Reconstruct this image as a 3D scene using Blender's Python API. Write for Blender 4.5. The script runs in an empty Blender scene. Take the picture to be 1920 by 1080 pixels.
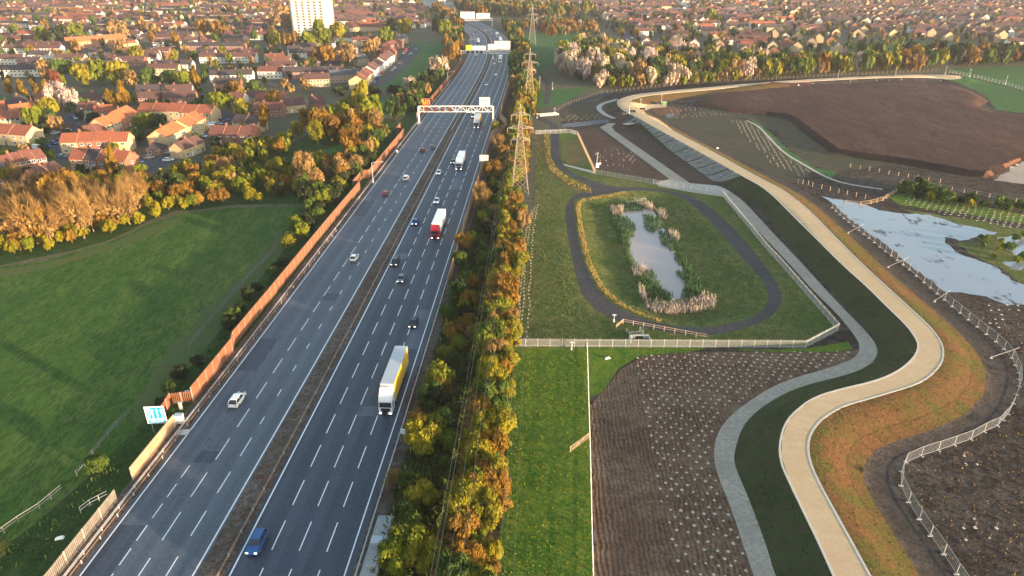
import bpy, math, random, bmesh
import numpy as np
from mathutils import Vector, Matrix
from mathutils.geometry import delaunay_2d_cdt
S = bpy.context.scene
COL = S.collection
R = math.radians
rnd = random.Random(7)
# ---------------- camera, sky, sun, exposure
FPX, TH, CH = 1300.0, R(25.5), 75.0
cam_d = bpy.data.cameras.new('camera'); cam = bpy.data.objects.new('camera', cam_d); COL.objects.link(cam)
cam.location = (0, 0, CH); cam.rotation_euler = (R(90) - TH, 0, 0)
cam_d.sensor_width = 36; cam_d.lens = 36 * FPX / 1920; cam_d.clip_start = 1; cam_d.clip_end = 20000
S.camera = cam
SUN_EL, SUN_AZ = 5.2, -33.0           # azimuth measured from +X, counter-clockwise
W = bpy.data.worlds.new('World'); S.world = W; W.use_nodes = True
wn = W.node_tree; bg = wn.nodes['Background']; sky = wn.nodes.new('ShaderNodeTexSky')
sky.sky_type = 'NISHITA'; sky.sun_disc = False; sky.sun_elevation = R(SUN_EL)
sky.sun_rotation = R(90 - SUN_AZ); sky.altitude = 50; sky.dust_density = .9; sky.ozone_density = .9
wn.links.new(sky.outputs[0], bg.inputs[0]); bg.inputs[1].default_value = 0.15
sl = bpy.data.lights.new('sun', 'SUN'); sun = bpy.data.objects.new('sun', sl); COL.objects.link(sun)
sl.energy = 3.7; sl.angle = R(0.9); sl.color = (1.0, 0.72, 0.46)
sd = Vector((math.cos(R(SUN_EL)) * math.cos(R(SUN_AZ)), math.cos(R(SUN_EL)) * math.sin(R(SUN_AZ)), math.sin(R(SUN_EL))))
sun.rotation_euler = sd.to_track_quat('Z', 'Y').to_euler(); sun.location = (300, -200, 200)
S.view_settings.view_transform = 'Standard'; S.view_settings.look = 'None'
S.view_settings.exposure = 2.15; S.view_settings.gamma = 1.0
S.render.engine = 'CYCLES'
S.cycles.max_bounces = 5; S.cycles.diffuse_bounces = 2; S.cycles.volume_bounces = 0
S.cycles.transmission_bounces = 2; S.cycles.caustics_reflective = False; S.cycles.caustics_refractive = False
HAZE = .000085
# ---------------- pixel <-> ground
CT, ST = math.cos(TH), math.sin(TH)
def P0(px, py, z=0.0):
    v = (py - 540) / FPX; u = (px - 960) / FPX
    Z = (CH - z) / (CT * v + ST)
    return (u * Z, Z * (CT - v * ST))
def pix(x, y, z=0):
    Zc = (CH - z) * ST + y * CT; n = (CH - z) * CT - y * ST
    return (960 + FPX * x / Zc, 540 + FPX * n / Zc)
def resample(pts, n):
    a = np.array(pts, float); d = np.r_[0, np.cumsum(np.hypot(*np.diff(a, axis=0).T))]
    t = np.linspace(0, d[-1], n)
    return np.c_[np.interp(t, d, a[:, 0]), np.interp(t, d, a[:, 1])]
def smooth(pts, it=2):
    a = np.array(pts, float)
    for _ in range(it):
        q = [a[0]]
        for i in range(len(a) - 1):
            q += [a[i] * .75 + a[i + 1] * .25, a[i] * .25 + a[i + 1] * .75]
        q.append(a[-1]); a = np.array(q)
    return a
BH = 3.0
TPL = [(1700,1400),(1610,1180),(1566,1080),(1540,1022),(1515,971),(1483,905),(1466,868),(1463,833),(1474,793),(1495,770),(1525,747),(1570,732),(1645,715),(1690,695),(1717,670),(1725,650),(1720,635),(1702,610),(1665,575),(1625,535),(1585,500),(1550,465),(1500,415),(1440,355),(1395,331),(1300,279),(1240,246),(1190,217),(1168,205),(1157,194),(1160,187),(1185,178),(1235,171),(1305,164),(1370,160),(1440,154),(1610,142),(1762,136),(1806,141)]
TPR = [(1790,1400),(1685,1180),(1629,1080),(1606,1037),(1560,954),(1523,885),(1512,847),(1515,816),(1535,787),(1563,769),(1580,760),(1615,750),(1660,737),(1710,722),(1740,707),(1765,680),(1768,655),(1760,635),(1740,610),(1702,575),(1655,532),(1620,500),(1565,445),(1515,392),(1470,357),(1440,342),(1417,330),(1330,281),(1262,246),(1222,224),(1203,210),(1182,199),(1180,190),(1187,185),(1210,179),(1285,171),(1370,164),(1440,157),(1615,146),(1740,142),(1802,145)]
tl = smooth([P0(*p, BH) for p in TPL]); tr = smooth([P0(*p, BH) for p in TPR])
def foot(a, b):
    out = []
    for p in a:
        d, q = 1e9, None
        for i in range(len(b) - 1):
            s = b[i + 1] - b[i]; t = min(1, max(0, np.dot(p - b[i], s) / (np.dot(s, s) + 1e-9))); c = b[i] + t * s
            e = np.hypot(*(p - c))
            if e < d: d, q = e, c
        out.append((p + q) / 2)
    return np.array(out)
TPC = foot(resample(tl, 90), tr)
def segdist(x, y, poly, closed=False):
    a = np.asarray(poly); b = np.roll(a, -1, 0) if closed else a[1:]
    a = a if closed else a[:-1]
    best = np.full(x.shape, 1e9); side = np.zeros(x.shape)
    for (ax, ay), (bx, by) in zip(a, b):
        dx, dy = bx - ax, by - ay
        t = np.clip(((x - ax) * dx + (y - ay) * dy) / (dx * dx + dy * dy + 1e-9), 0, 1)
        ex, ey = x - ax - t * dx, y - ay - t * dy
        d = np.hypot(ex, ey); m = d < best
        best[m] = d[m]; side[m] = (dx * ey - dy * ex)[m]
    return best, side
def inside(x, y, poly):
    x = np.asarray(x, float); y = np.asarray(y, float); r = np.zeros(x.shape, bool); n = len(poly)
    for i in range(n):
        ax, ay = poly[i]; bx, by = poly[(i + 1) % n]
        if ay == by: continue
        c = ((ay > y) != (by > y)) & (x < (bx - ax) * (y - ay) / (by - ay) + ax)
        r ^= c
    return r
OVI = [P0(*p) for p in [(1077,377),(1076,400),(1085,455),(1097,500),(1122,547),(1155,575),(1185,590),(1235,607),(1310,616),(1372,607),(1420,592),(1440,568),(1441,548),(1430,525),(1400,493),(1360,447),(1320,402),(1285,374),(1255,362),(1210,357),(1172,358),(1122,366),(1090,371)]]
PLT = [P0(*p, 1) for p in [(1305,187),(1335,176),(1440,163),(1600,158),(1677,153),(1727,156),(1790,162),(1830,174),(1852,187),(1835,200),(1865,210),(1920,216),(2060,235),(2080,270),(1950,292),(1915,297),(1860,330),(1815,325),(1690,302),(1615,292),(1560,285),(1522,257),(1485,227),(1465,216),(1435,212),(1360,207),(1320,199)]]
def ss(t):
    t = np.clip(t, 0, 1); return t * t * (3 - 2 * t)
def HV(x, y):
    x = np.asarray(x, float); y = np.asarray(y, float); z = np.zeros(x.shape)
    m = (x > 10) & (y > -30) & (y < 700)
    if m.any():
        X, Y = x[m], y[m]
        d, s = segdist(X, Y, TPC)
        b = BH * ss(1 - (d - 2.2) / np.where(s > 0, 7.2, 10.5))
        d2, _ = segdist(X, Y, OVI, True); ins = inside(X, Y, OVI)
        b = b - 1.3 * ss(d2 / 8) * ins
        d3, _ = segdist(X, Y, PLT, True); ip = inside(X, Y, PLT)
        b = b + 1.9 * ss(np.where(ip, d3 + 1.5, 1.5 - d3) / 4.5)
        z[m] = b
    return z
def H1(x, y): return float(HV(np.array([x]), np.array([y]))[0])
def P(px, py):
    x, y = P0(px, py, 0)
    if x > 8:
        z = 0
        for _ in range(5):
            z = .4 * z + .6 * H1(x, y); x, y = P0(px, py, z)
    return (x, y)
def PP(l): return [P(*p) for p in l]
# ---------------- materials
MAT = {}
def nodes(name):
    m = bpy.data.materials.new(name); m.use_nodes = True; MAT[name] = m
    return m, m.node_tree, m.node_tree.nodes, m.node_tree.links, m.node_tree.nodes['Principled BSDF']
def c4(c): return (c[0], c[1], c[2], 1)
def noise(N, L, scale, vec, detail=4, rough=.6):
    n = N.new('ShaderNodeTexNoise'); n.inputs['Scale'].default_value = scale; n.inputs['Detail'].default_value = detail
    n.inputs['Roughness'].default_value = rough
    if vec is not None: L.new(vec, n.inputs['Vector'])
    return n.outputs['Fac']
def ramp(N, L, fac, a, b, ca, cb):
    r = N.new('ShaderNodeValToRGB'); r.color_ramp.elements[0].position = a; r.color_ramp.elements[1].position = b
    r.color_ramp.elements[0].color = c4(ca); r.color_ramp.elements[1].color = c4(cb); L.new(fac, r.inputs[0]); return r.outputs[0]
def mixc(N, L, fac, a, b, mode='MIX'):
    x = N.new('ShaderNodeMix'); x.data_type = 'RGBA'; x.blend_type = mode
    for s, v in ((0, fac), (6, a), (7, b)):
        if isinstance(v, (int, float)): x.inputs[s].default_value = v
        elif isinstance(v, tuple): x.inputs[s].default_value = c4(v)
        else: L.new(v, x.inputs[s])
    return x.outputs[2]
def bump(N, L, b, h, dist, strength=1):
    n = N.new('ShaderNodeBump'); n.inputs['Distance'].default_value = dist; n.inputs['Strength'].default_value = strength
    L.new(h, n.inputs['Height']); L.new(n.outputs[0], b.inputs['Normal'])
def mat(name, col, rough=.8, var=.15, scale=1.5, metal=0, emit=0, spec=.3, bmp=0):
    m, t, N, L, b = nodes(name)
    b.inputs['Roughness'].default_value = rough; b.inputs['Metallic'].default_value = metal; b.inputs['Specular IOR Level'].default_value = spec
    if var:
        g = N.new('ShaderNodeNewGeometry'); f = noise(N, L, scale, g.outputs['Position'])
        lo = tuple(c * (1 - var) for c in col); hi = tuple(min(1, c * (1 + var)) for c in col)
        o = ramp(N, L, f, .3, .7, lo, hi); L.new(o, b.inputs['Base Color'])
        if bmp: bump(N, L, b, f, bmp)
    else: b.inputs['Base Color'].default_value = c4(col)
    if emit:
        b.inputs['Emission Color'].default_value = c4(col); b.inputs['Emission Strength'].default_value = emit
    return m
def ground(name, A, B, C, big=.03, mid=.35, fine=2.2, bd=.12, t1=(.42, .58), t2=(.46, .64), rough=.95, stripes=None, midm=.85, stretch=None):
    """A/B mixed by large patches, C flecks on top"""
    m, t, N, L, b = nodes(name); b.inputs['Roughness'].default_value = rough; b.inputs['Specular IOR Level'].default_value = .1
    g = N.new('ShaderNodeNewGeometry'); pos = g.outputs['Position']
    if stretch:
        mp = N.new('ShaderNodeMapping'); mp.inputs['Rotation'].default_value = (0, 0, R(stretch[0])); mp.inputs['Scale'].default_value = (1, stretch[1], 1)
        L.new(pos, mp.inputs['Vector']); pos = mp.outputs[0]
    n1 = noise(N, L, big, pos, 6); n2 = noise(N, L, mid, pos, 5, .7); n3 = noise(N, L, fine, pos, 3, .7)
    k = mixc(N, L, .5, n1, n2)
    o = ramp(N, L, k, t1[0], t1[1], A, B)
    n3 = mixc(N, L, .38, n3, noise(N, L, fine * 3.3, pos, 3, .7)); n3 = mixc(N, L, .3, n3, noise(N, L, fine * .33, pos, 3, .7))
    f = ramp(N, L, n3, t2[0] - .01, t2[1] - .08, (0, 0, 0), (1, 1, 1))
    ml = N.new('ShaderNodeMath'); ml.operation = 'MULTIPLY'; ml.inputs[1].default_value = midm; L.new(f, ml.inputs[0])
    o = mixc(N, L, ml.outputs[0], o, C)
    h = n3
    if stripes:
        mp = N.new('ShaderNodeMapping'); mp.inputs['Rotation'].default_value = (0, 0, R(stripes[0])); L.new(g.outputs['Position'], mp.inputs['Vector'])
        w = N.new('ShaderNodeTexWave'); w.inputs['Scale'].default_value = stripes[1]; w.inputs['Distortion'].default_value = stripes[2]; w.inputs['Detail'].default_value = 3
        L.new(mp.outputs[0], w.inputs['Vector']); sw = ramp(N, L, w.outputs['Fac'], .2, .8, (stripes[3],) * 3, (1, 1, 1))
        q = mixc(N, L, 1.0, o, sw, 'MULTIPLY')
        patch = ramp(N, L, noise(N, L, .09, g.outputs['Position'], 3), .42, .58, (.15,) * 3, (1, 1, 1)); o = mixc(N, L, patch, o, q)
        h = mixc(N, L, .5, n3, w.outputs['Fac'])
    L.new(o, b.inputs['Base Color']); bump(N, L, b, h, bd * 1.8)
    return m
ground('g_base', (.10,.10,.05), (.055,.075,.03), (.16,.13,.10), .02, .2, 1.2, .15)
ground('g_field', (.046,.112,.016), (.120,.160,.036), (.028,.066,.013), .014, .16, 1.5, .14, (.42,.60), (.47,.64), stretch=(33,.35))
ground('g_fieldbare', (.085,.115,.03), (.06,.12,.025), (.10,.10,.05), .05, .3, 1.5, .12)
ground('g_verge', (.03,.075,.015), (.06,.10,.025), (.018,.04,.01), .05, .4, 2.0, .2)
ground('g_scrub', (.020,.035,.012), (.06,.065,.025), (.10,.06,.03), .06, .4, 1.6, .3)
ground('g_bright', (.040,.12,.011), (.10,.165,.018), (.19,.20,.025), .06, .5, 1.5, .2, (.42,.58), (.50,.62), midm=.6)
ground('g_oval', (.085,.130,.026), (.20,.18,.06), (.045,.07,.018), .06, .5, 1.6, .25)
ground('g_meadow', (.05,.13,.035), (.08,.17,.045), (.035,.09,.025), .02, .2, 1.0, .08)
ground('g_dry', (.22,.16,.07), (.13,.13,.05), (.10,.09,.03), .1, .6, 2.0, .2)
ground('g_soil', (.175,.100,.062), (.26,.170,.112), (.095,.056,.037), .05, .3, 1.6, .15, stripes=(2, .42, 6.0, .62))
ground('g_dark', (.080,.052,.038), (.12,.082,.062), (.050,.034,.027), .05, .3, 1.4, .1)
ground('g_plateau', (.075,.038,.028), (.125,.066,.048), (.048,.026,.020), .012, .10, .7, .14, stretch=(-20,.3))
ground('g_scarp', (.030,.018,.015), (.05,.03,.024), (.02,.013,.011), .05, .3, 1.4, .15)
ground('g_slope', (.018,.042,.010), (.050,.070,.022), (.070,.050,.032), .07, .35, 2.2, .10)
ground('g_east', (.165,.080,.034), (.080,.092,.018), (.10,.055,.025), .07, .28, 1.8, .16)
ground('g_olive', (.075,.075,.040), (.10,.085,.06), (.05,.05,.03), .03, .2, 1.2, .10)
ground('g_redsoil', (.22,.10,.055), (.17,.085,.05), (.12,.06,.035), .05, .4, 1.5, .1)
ground('g_mud', (.050,.038,.030), (.11,.09,.075), (.018,.014,.012), .05, .35, 1.1, .3)
ground('g_track', (.07,.056,.048), (.11,.09,.077), (.04,.034,.028), .05, .35, 2.0, .12)
ground('g_tan', (.56,.40,.235), (.62,.46,.29), (.48,.34,.20), .1, .5, 3.0, .03, midm=.45)
ground('g_gravel', (.40,.335,.27), (.50,.43,.35), (.26,.215,.17), .15, .8, 4.0, .05)
ground('g_conc', (.48,.43,.37), (.57,.52,.46), (.34,.31,.27), .1, .8, 3.0, .03)
ground('g_path', (.072,.067,.068), (.105,.098,.098), (.05,.047,.047), .08, .6, 3.5, .04)
ground('g_street', (.085,.085,.095), (.12,.12,.13), (.06,.06,.065), .05, .4, 2.0, .02)
ground('g_rock', (.18,.21,.25), (.34,.38,.42), (.05,.06,.07), .3, 1.4, 2.5, .5, t2=(.45,.6), midm=.8)
ground('g_medsoil', (.12,.09,.072), (.19,.155,.13), (.05,.036,.028), .1, .5, 2.5, .15)
def asphalt(name, A, B, lane, sh):
    m, t, N, L, b = nodes(name); b.inputs['Roughness'].default_value = .62; b.inputs['Specular IOR Level'].default_value = .35
    uv = N.new('ShaderNodeUVMap'); sp = N.new('ShaderNodeSeparateXYZ'); L.new(uv.outputs[0], sp.inputs[0])
    cb = N.new('ShaderNodeCombineXYZ'); 
    y = N.new('ShaderNodeMath'); y.operation = 'MULTIPLY'; y.inputs[1].default_value = .012; L.new(sp.outputs[1], y.inputs[0])
    L.new(sp.outputs[0], cb.inputs[0]); L.new(y.outputs[0], cb.inputs[1])
    n1 = noise(N, L, .9, cb.outputs[0], 4, .6)
    g = N.new('ShaderNodeNewGeometry'); n2 = noise(N, L, 1.8, g.outputs['Position'], 6, .75); n4 = noise(N, L, .05, g.outputs['Position'], 3)
    x = N.new('ShaderNodeMath'); x.operation = 'SUBTRACT'; x.inputs[1].default_value = sh; L.new(sp.outputs[0], x.inputs[0])
    w = N.new('ShaderNodeMath'); w.operation = 'MULTIPLY'; w.inputs[1].default_value = 2 * math.pi / lane; L.new(x.outputs[0], w.inputs[0])
    c = N.new('ShaderNodeMath'); c.operation = 'COSINE'; L.new(w.outputs[0], c.inputs[0])
    c2 = N.new('ShaderNodeMath'); c2.operation = 'MULTIPLY_ADD'; c2.inputs[1].default_value = .16; c2.inputs[2].default_value = 0; L.new(c.outputs[0], c2.inputs[0])
    a1 = N.new('ShaderNodeMath'); a1.operation = 'ADD'; L.new(n1, a1.inputs[0]); L.new(c2.outputs[0], a1.inputs[1])
    o = ramp(N, L, a1.outputs[0], .36, .70, A, B)
    o = mixc(N, L, .32, o, ramp(N, L, n4, .4, .6, A, B))
    o = mixc(N, L, .35, o, ramp(N, L, n2, .3, .7, tuple(v * .5 for v in A), tuple(v * 1.5 for v in B)))
    L.new(o, b.inputs['Base Color']); bump(N, L, b, n2, .01)
asphalt('as_left', (.050,.064,.088), (.105,.126,.160), 3.55, .3)
asphalt('as_right', (.022,.030,.050), (.064,.080,.112), 3.75, 2.2)
mat('mark', (.80,.80,.78), .6, .12, 3); mat('ghost', (.035,.036,.04), .8, .2, 2)
def leafmat(name, a, b2, tr=.25):
    m, t, N, L, b = nodes(name)
    g = N.new('ShaderNodeNewGeometry'); oi = N.new('ShaderNodeObjectInfo')
    n = noise(N, L, .22, g.outputs['Position'], 2)
    ad = N.new('ShaderNodeMath'); ad.operation = 'MULTIPLY_ADD'; ad.inputs[1].default_value = .5; L.new(g.outputs['Random Per Island'], ad.inputs[0])
    m2 = N.new('ShaderNodeMath'); m2.operation = 'MULTIPLY_ADD'; m2.inputs[1].default_value = .35; m2.inputs[2].default_value = -.18; L.new(oi.outputs['Random'], m2.inputs[0])
    ad2 = N.new('ShaderNodeMath'); ad2.operation = 'ADD'; L.new(n, ad2.inputs[0]); L.new(m2.outputs[0], ad2.inputs[1]); L.new(ad2.outputs[0], ad.inputs[2])
    o = ramp(N, L, ad.outputs[0], .35, 1.0, a, b2); L.new(o, b.inputs['Base Color']); b.inputs['Roughness'].default_value = .75; b.inputs['Specular IOR Level'].default_value = .15
    tb = N.new('ShaderNodeBsdfTranslucent'); L.new(o, tb.inputs[0]); ms = N.new('ShaderNodeMixShader'); ms.inputs[0].default_value = tr
    L.new(b.outputs[0], ms.inputs[1]); L.new(tb.outputs[0], ms.inputs[2]); L.new(ms.outputs[0], N['Material Output'].inputs[0])
leafmat('l_yellow', (.095,.105,.008), (.26,.225,.015)); leafmat('l_green', (.032,.062,.012), (.085,.130,.022)); leafmat('l_dark', (.014,.024,.009), (.04,.055,.018))
leafmat('l_orange', (.12,.065,.012), (.26,.15,.022)); leafmat('l_lime', (.085,.12,.010), (.18,.20,.014)); leafmat('l_conifer', (.10,.065,.008), (.25,.15,.012))
leafmat('l_twig', (.17,.10,.035), (.30,.19,.07), .05); leafmat('l_pale', (.34,.25,.17), (.52,.42,.30), .15); leafmat('l_blossom', (.42,.30,.26), (.60,.47,.42), .2); leafmat('l_red', (.10,.03,.02), (.20,.07,.03))
leafmat('l_grass', (.05,.08,.02), (.12,.13,.04), .2); leafmat('l_reed', (.045,.10,.04), (.10,.18,.07), .2); leafmat('l_deadreed', (.25,.20,.16), (.42,.36,.30), .1); leafmat('l_goldgrass', (.24,.17,.05), (.42,.30,.10), .2)
mat('bark', (.12,.085,.06), .9, .3, 3); mat('barkpale', (.30,.22,.15), .9, .2, 3)
def watermat(name, col, mr):
    m, t, N, L, b = nodes(name); b.inputs['Base Color'].default_value = c4(col); b.inputs['Roughness'].default_value = .03
    b.inputs['IOR'].default_value = mr; b.inputs['Specular IOR Level'].default_value = .5
    g = N.new('ShaderNodeNewGeometry'); n = noise(N, L, .8, g.outputs['Position'], 3); bump(N, L, b, n, .015, .5)
def floodmat():
    watermat('flood', (.25,.28,.32), 1.9); m = MAT['flood']; N = m.node_tree.nodes; L = m.node_tree.links; b = N['Principled BSDF']; g = N.new('ShaderNodeNewGeometry')
    mp = N.new('ShaderNodeMapping'); mp.inputs['Rotation'].default_value = (0, 0, R(40)); mp.inputs['Scale'].default_value = (1, .35, 1); L.new(g.outputs['Position'], mp.inputs[0])
    a = noise(N, L, .11, g.outputs['Position'], 4, .6); c = noise(N, L, .7, mp.outputs[0], 6, .75); k = mixc(N, L, .5, a, c)
    f = ramp(N, L, k, .555, .585, (0, 0, 0), (1, 1, 1)); d = N.new('ShaderNodeBsdfPrincipled'); d.inputs['Base Color'].default_value = (.045, .036, .03, 1); d.inputs['Roughness'].default_value = .55
    ms = N.new('ShaderNodeMixShader'); L.new(f, ms.inputs[0]); L.new(b.outputs[0], ms.inputs[1]); L.new(d.outputs[0], ms.inputs[2]); L.new(ms.outputs[0], N['Material Output'].inputs[0])
floodmat()
watermat('water', (.40,.30,.27), 1.6)
# ---------------- mesh helpers
class MB:
    def __init__(s): s.v, s.f, s.m = [], [], []
    def add(s, vs, fs, mi=0):
        o = len(s.v); s.v += [tuple(v) for v in vs]; s.f += [tuple(i + o for i in f) for f in fs]; s.m += [mi] * len(fs); return s
    def box(s, x, y, z, sx, sy, sz, mi=0, M=None):
        """centre x,y; base z"""
        vs = [(x + a * sx / 2, y + b * sy / 2, z + c * sz) for c in (0, 1) for a, b in ((-1, -1), (1, -1), (1, 1), (-1, 1))]
        if M is not None: vs = [M @ Vector(v) for v in vs]
        return s.add(vs, [(3, 2, 1, 0), (4, 5, 6, 7), (0, 1, 5, 4), (1, 2, 6, 5), (2, 3, 7, 6), (3, 0, 4, 7)], mi)
    def bar(s, p, q, w, mi=0, w2=None, n=4):
        p, q = Vector(p), Vector(q); d = (q - p).normalized(); up = Vector((0, 0, 1)) if abs(d.z) < .9 else Vector((1, 0, 0))
        a = d.cross(up).normalized(); b = d.cross(a); w2 = w if w2 is None else w2
        an = [(k + .5) * 2 * math.pi / n for k in range(n)]
        vs = [p + (a * math.cos(t) + b * math.sin(t)) * w * .7 for t in an] + [q + (a * math.cos(t) + b * math.sin(t)) * w2 * .7 for t in an]
        return s.add(vs, [tuple(range(n))[::-1], tuple(range(n, 2 * n))] + [(i, (i + 1) % n, n + (i + 1) % n, n + i) for i in range(n)], mi)
    def loft(s, rings, mi=0, caps=True, mis=None):
        n = len(rings[0]); vs = [v for r in rings for v in r]; fs = []
        for i in range(len(rings) - 1):
            for j in range(n): fs.append((i * n + j, i * n + (j + 1) % n, (i + 1) * n + (j + 1) % n, (i + 1) * n + j))
        if caps: fs += [tuple(range(n))[::-1], tuple(range((len(rings) - 1) * n, len(rings) * n))]
        return s.add(vs, fs, mi)
    def mesh(s, name, mats, smooth_=False):
        me = bpy.data.meshes.new(name); me.from_pydata(s.v, [], s.f)
        for m in (mats if isinstance(mats, (list, tuple)) else [mats]): me.materials.append(MAT[m])
        if any(s.m): me.polygons.foreach_set('material_index', s.m)
        if smooth_: me.polygons.foreach_set('use_smooth', [True] * len(s.f))
        me.update(); return me
    def build(s, name, mats, parent=None, loc=None, rz=0, smooth_=False):
        return obj(name, s.mesh(name, mats, smooth_), parent, loc, rz)
def obj(name, me, parent=None, loc=None, rz=0, sc=None):
    o = bpy.data.objects.new(name, me); COL.objects.link(o)
    if loc is not None: o.location = loc
    if rz: o.rotation_euler = (0, 0, rz)
    if sc is not None: o.scale = sc
    if parent is not None: o.parent = parent
    return o
REG = []
def tag(o, label=None, cat=None, group=None, kind=None):
    if label: o['label'] = label
    if cat: o['category'] = cat
    if group: o['group'] = group
    if kind: o['kind'] = kind
    return o
def thing(name, label, cat, loc=(0, 0, 0), rz=0, group=None, sc=None):
    return tag(obj(name, None, None, loc, rz, sc), label, cat, group)
def auto(o, look, place): REG.append((o, look, place)); return o
def npmesh(name, V, nq, mats, mi=None):
    """V: (nq*4,3) quads"""
    me = bpy.data.meshes.new(name); me.vertices.add(len(V)); me.vertices.foreach_set('co', np.asarray(V, np.float32).ravel())
    me.loops.add(nq * 4); me.loops.foreach_set('vertex_index', np.arange(nq * 4, dtype=np.int32))
    me.polygons.add(nq); me.polygons.foreach_set('loop_start', np.arange(0, nq * 4, 4, dtype=np.int32))
    try: me.polygons.foreach_set('loop_total', np.full(nq, 4, np.int32))
    except Exception: pass
    for m in mats: me.materials.append(MAT[m])
    if mi is not None: me.polygons.foreach_set('material_index', np.asarray(mi, np.int32))
    me.update(calc_edges=True); return me
# ---------------- ground, one conforming sheet cut into regions
def jit(poly, step=6, amp=1.2, seed=1):
    r = random.Random(seed); a = list(poly) + [poly[0]]; out = []
    for p, q in zip(a, a[1:]):
        n = max(1, int(math.hypot(q[0] - p[0], q[1] - p[1]) / step)); k = 0
        for i in range(n):
            t = i / n; out.append((p[0] + (q[0] - p[0]) * t + r.uniform(-amp, amp) * (i > 0), p[1] + (q[1] - p[1]) * t + r.uniform(-amp, amp) * (i > 0)))
    return out
def band(poly, w0, w1, closed=False):
    """world strip between offsets w0..w1 to the left of an open polyline"""
    a = np.asarray(poly, float); t = np.gradient(a, axis=0); t /= np.hypot(t[:, 0], t[:, 1])[:, None] + 1e-9
    n = np.c_[-t[:, 1], t[:, 0]]; A = a + n * w0; B = a + n * w1
    return [tuple(p) for p in A] + [tuple(p) for p in B[::-1]]
tanpoly = [tuple(p) for p in resample(tl, 130)] + [tuple(p) for p in resample(tr, 130)[::-1]]
RG = []   # (name, material, polygon) low to high priority
def rg(name, m, poly): RG.append((name, m, poly))
rg('ground', 'g_base', [(-5000, -400), (5000, -400), (5000, 8000), (-5000, 8000)])
rg('field', 'g_field', jit([P0(*p) for p in [(-700,520),(0,500),(80,490),(200,455),(280,420),(340,400),(430,390),(560,386),(578,400),(524,480),(472,540),(404,630),(306,750),(180,882),(62,985),(-80,1090),(-300,1250),(-900,1400)]], 5, .5))
rg('field_edge', 'g_fieldbare', jit(PP([(0,505),(80,494),(200,460),(280,427),(345,404),(320,425),(220,465),(90,505),(0,520)]), 3, .8))
rg('field_edge', 'g_fieldbare', jit(PP([(500,470),(525,430),(565,400),(520,480),(470,540),(400,632),(305,752),(230,830),(250,770),(300,680),(380,590),(440,530)]), 3, 1.5))
rg('verge', 'g_verge', [(-80,-60),(-84,20)] + [P0(*p) for p in [(-80,1090),(62,985),(180,882),(306,750),(404,630),(472,540),(524,480),(578,400),(640,370),(700,290),(760,215),(800,160)]] + [(-36,560),(-28,480),(-25,350),(-38,60),(-44,-60)])
rg('scrubland', 'g_scrub', [(-26,-60),(-19,60),(-14,200),(-8,350),(-3,480),(4,620),(16,620),(14,480),(8,350),(4,240),(1,150),(-1,60),(-4,-60)])
rg('embankment', 'g_verge', jit([P0(*p) for p in [(330,395),(430,385),(560,384),(640,372),(700,290),(745,232),(690,200),(560,262),(350,335),(150,400),(0,420),(-300,450),(-300,510),(0,498),(200,452)]], 8, 2))
rg('works', 'g_mud', PP([(1150,165),(1250,160),(1440,150),(1806,138),(1990,140),(2300,180),(2700,500),(2600,1400),(1400,1400),(1108,1300),(1104,650),(1340,640),(1570,620),(1350,365),(1230,345),(1080,255),(1050,230),(1110,200)]))
rg('grass_strip', 'g_bright', PP([(905,1500),(930,1080),(955,800),(962,652),(1102,652),(1106,800),(1111,1080),(1118,1500)]))
rg('grass', 'g_oval', PP([(965,640),(970,520),(985,430),(1003,380),(1004,250),(1078,246),(1115,318),(1230,345),(1352,366),(1462,488),(1570,618),(1510,650),(962,652)]))
rg('grass_patch', 'g_bright', PP([(1102,652),(1330,652),(1290,660),(1200,668),(1160,690),(1130,735),(1106,745)]))
rg('grass_patch', 'g_bright', jit(PP([(1350,655),(1510,654),(1590,640),(1600,655),(1560,660),(1440,660)]), 2, .4))
rg('grass_patch', 'g_bright', jit(PP([(1050,251),(1074,250),(1076,258),(1052,262)]), 2, .4))
rg('dry_grass', 'g_dry', jit(PP([(1000,250),(1022,250),(1022,280),(1032,315),(1060,345),(1110,362),(1095,368),(1060,350),(1032,330),(1015,300),(1004,300)]), 3, .6))
rg('dry_grass', 'g_dry', jit(PP([(1052,262),(1085,262),(1100,300),(1095,312),(1062,306),(1053,285)]), 3, .6))
rg('meadow', 'g_meadow', [P0(*p) for p in [(692,160),(752,174),(780,149),(800,122),(838,88),(832,80),(804,80),(783,75),(780,92),(750,128)]])
rg('meadow', 'g_meadow', [P0(*p) for p in [(670,180),(752,184),(730,212),(690,222)]])
rg('meadow', 'g_meadow', [P0(*p) for p in [(548,300),(600,282),(650,268),(640,290),(600,306),(550,312)]])
rg('meadow', 'g_meadow', [P0(*p) for p in [(968,62),(1110,55),(1105,72),(1060,98),(1020,130),(1010,170),(1110,162),(1060,192),(1000,205),(992,160),(978,110)]])
rg('meadow', 'g_meadow', [P0(*p) for p in [(1560,82),(1700,74),(1860,88),(1880,102),(1600,103)]])
rg('meadow', 'g_meadow', [P0(*p) for p in [(1770,128),(2050,120),(2200,190),(2000,190),(1925,170),(1808,140)]])
rg('meadow', 'g_meadow', [P0(*p) for p in [(0,180),(60,178),(115,168),(210,172),(200,186),(120,182),(0,205),(-60,205)]])
rg('grass_slope', 'g_meadow', PP([(1806,141),(1925,172),(2060,210),(2060,232),(1925,213),(1868,206),(1850,180),(1800,156),(1700,145),(1760,143)]))
rg('grass_slope', 'g_olive', jit(PP([(1050,196),(1090,192),(1160,188),(1128,205),(1120,225),(1060,225),(1040,210)]), 3, .5))
rg('path', 'g_path', PP([(1030,210),(1050,198),(1130,172),(1290,152),(1420,146),(1420,148),(1290,157),(1150,176),(1065,200),(1040,220)]))
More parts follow.
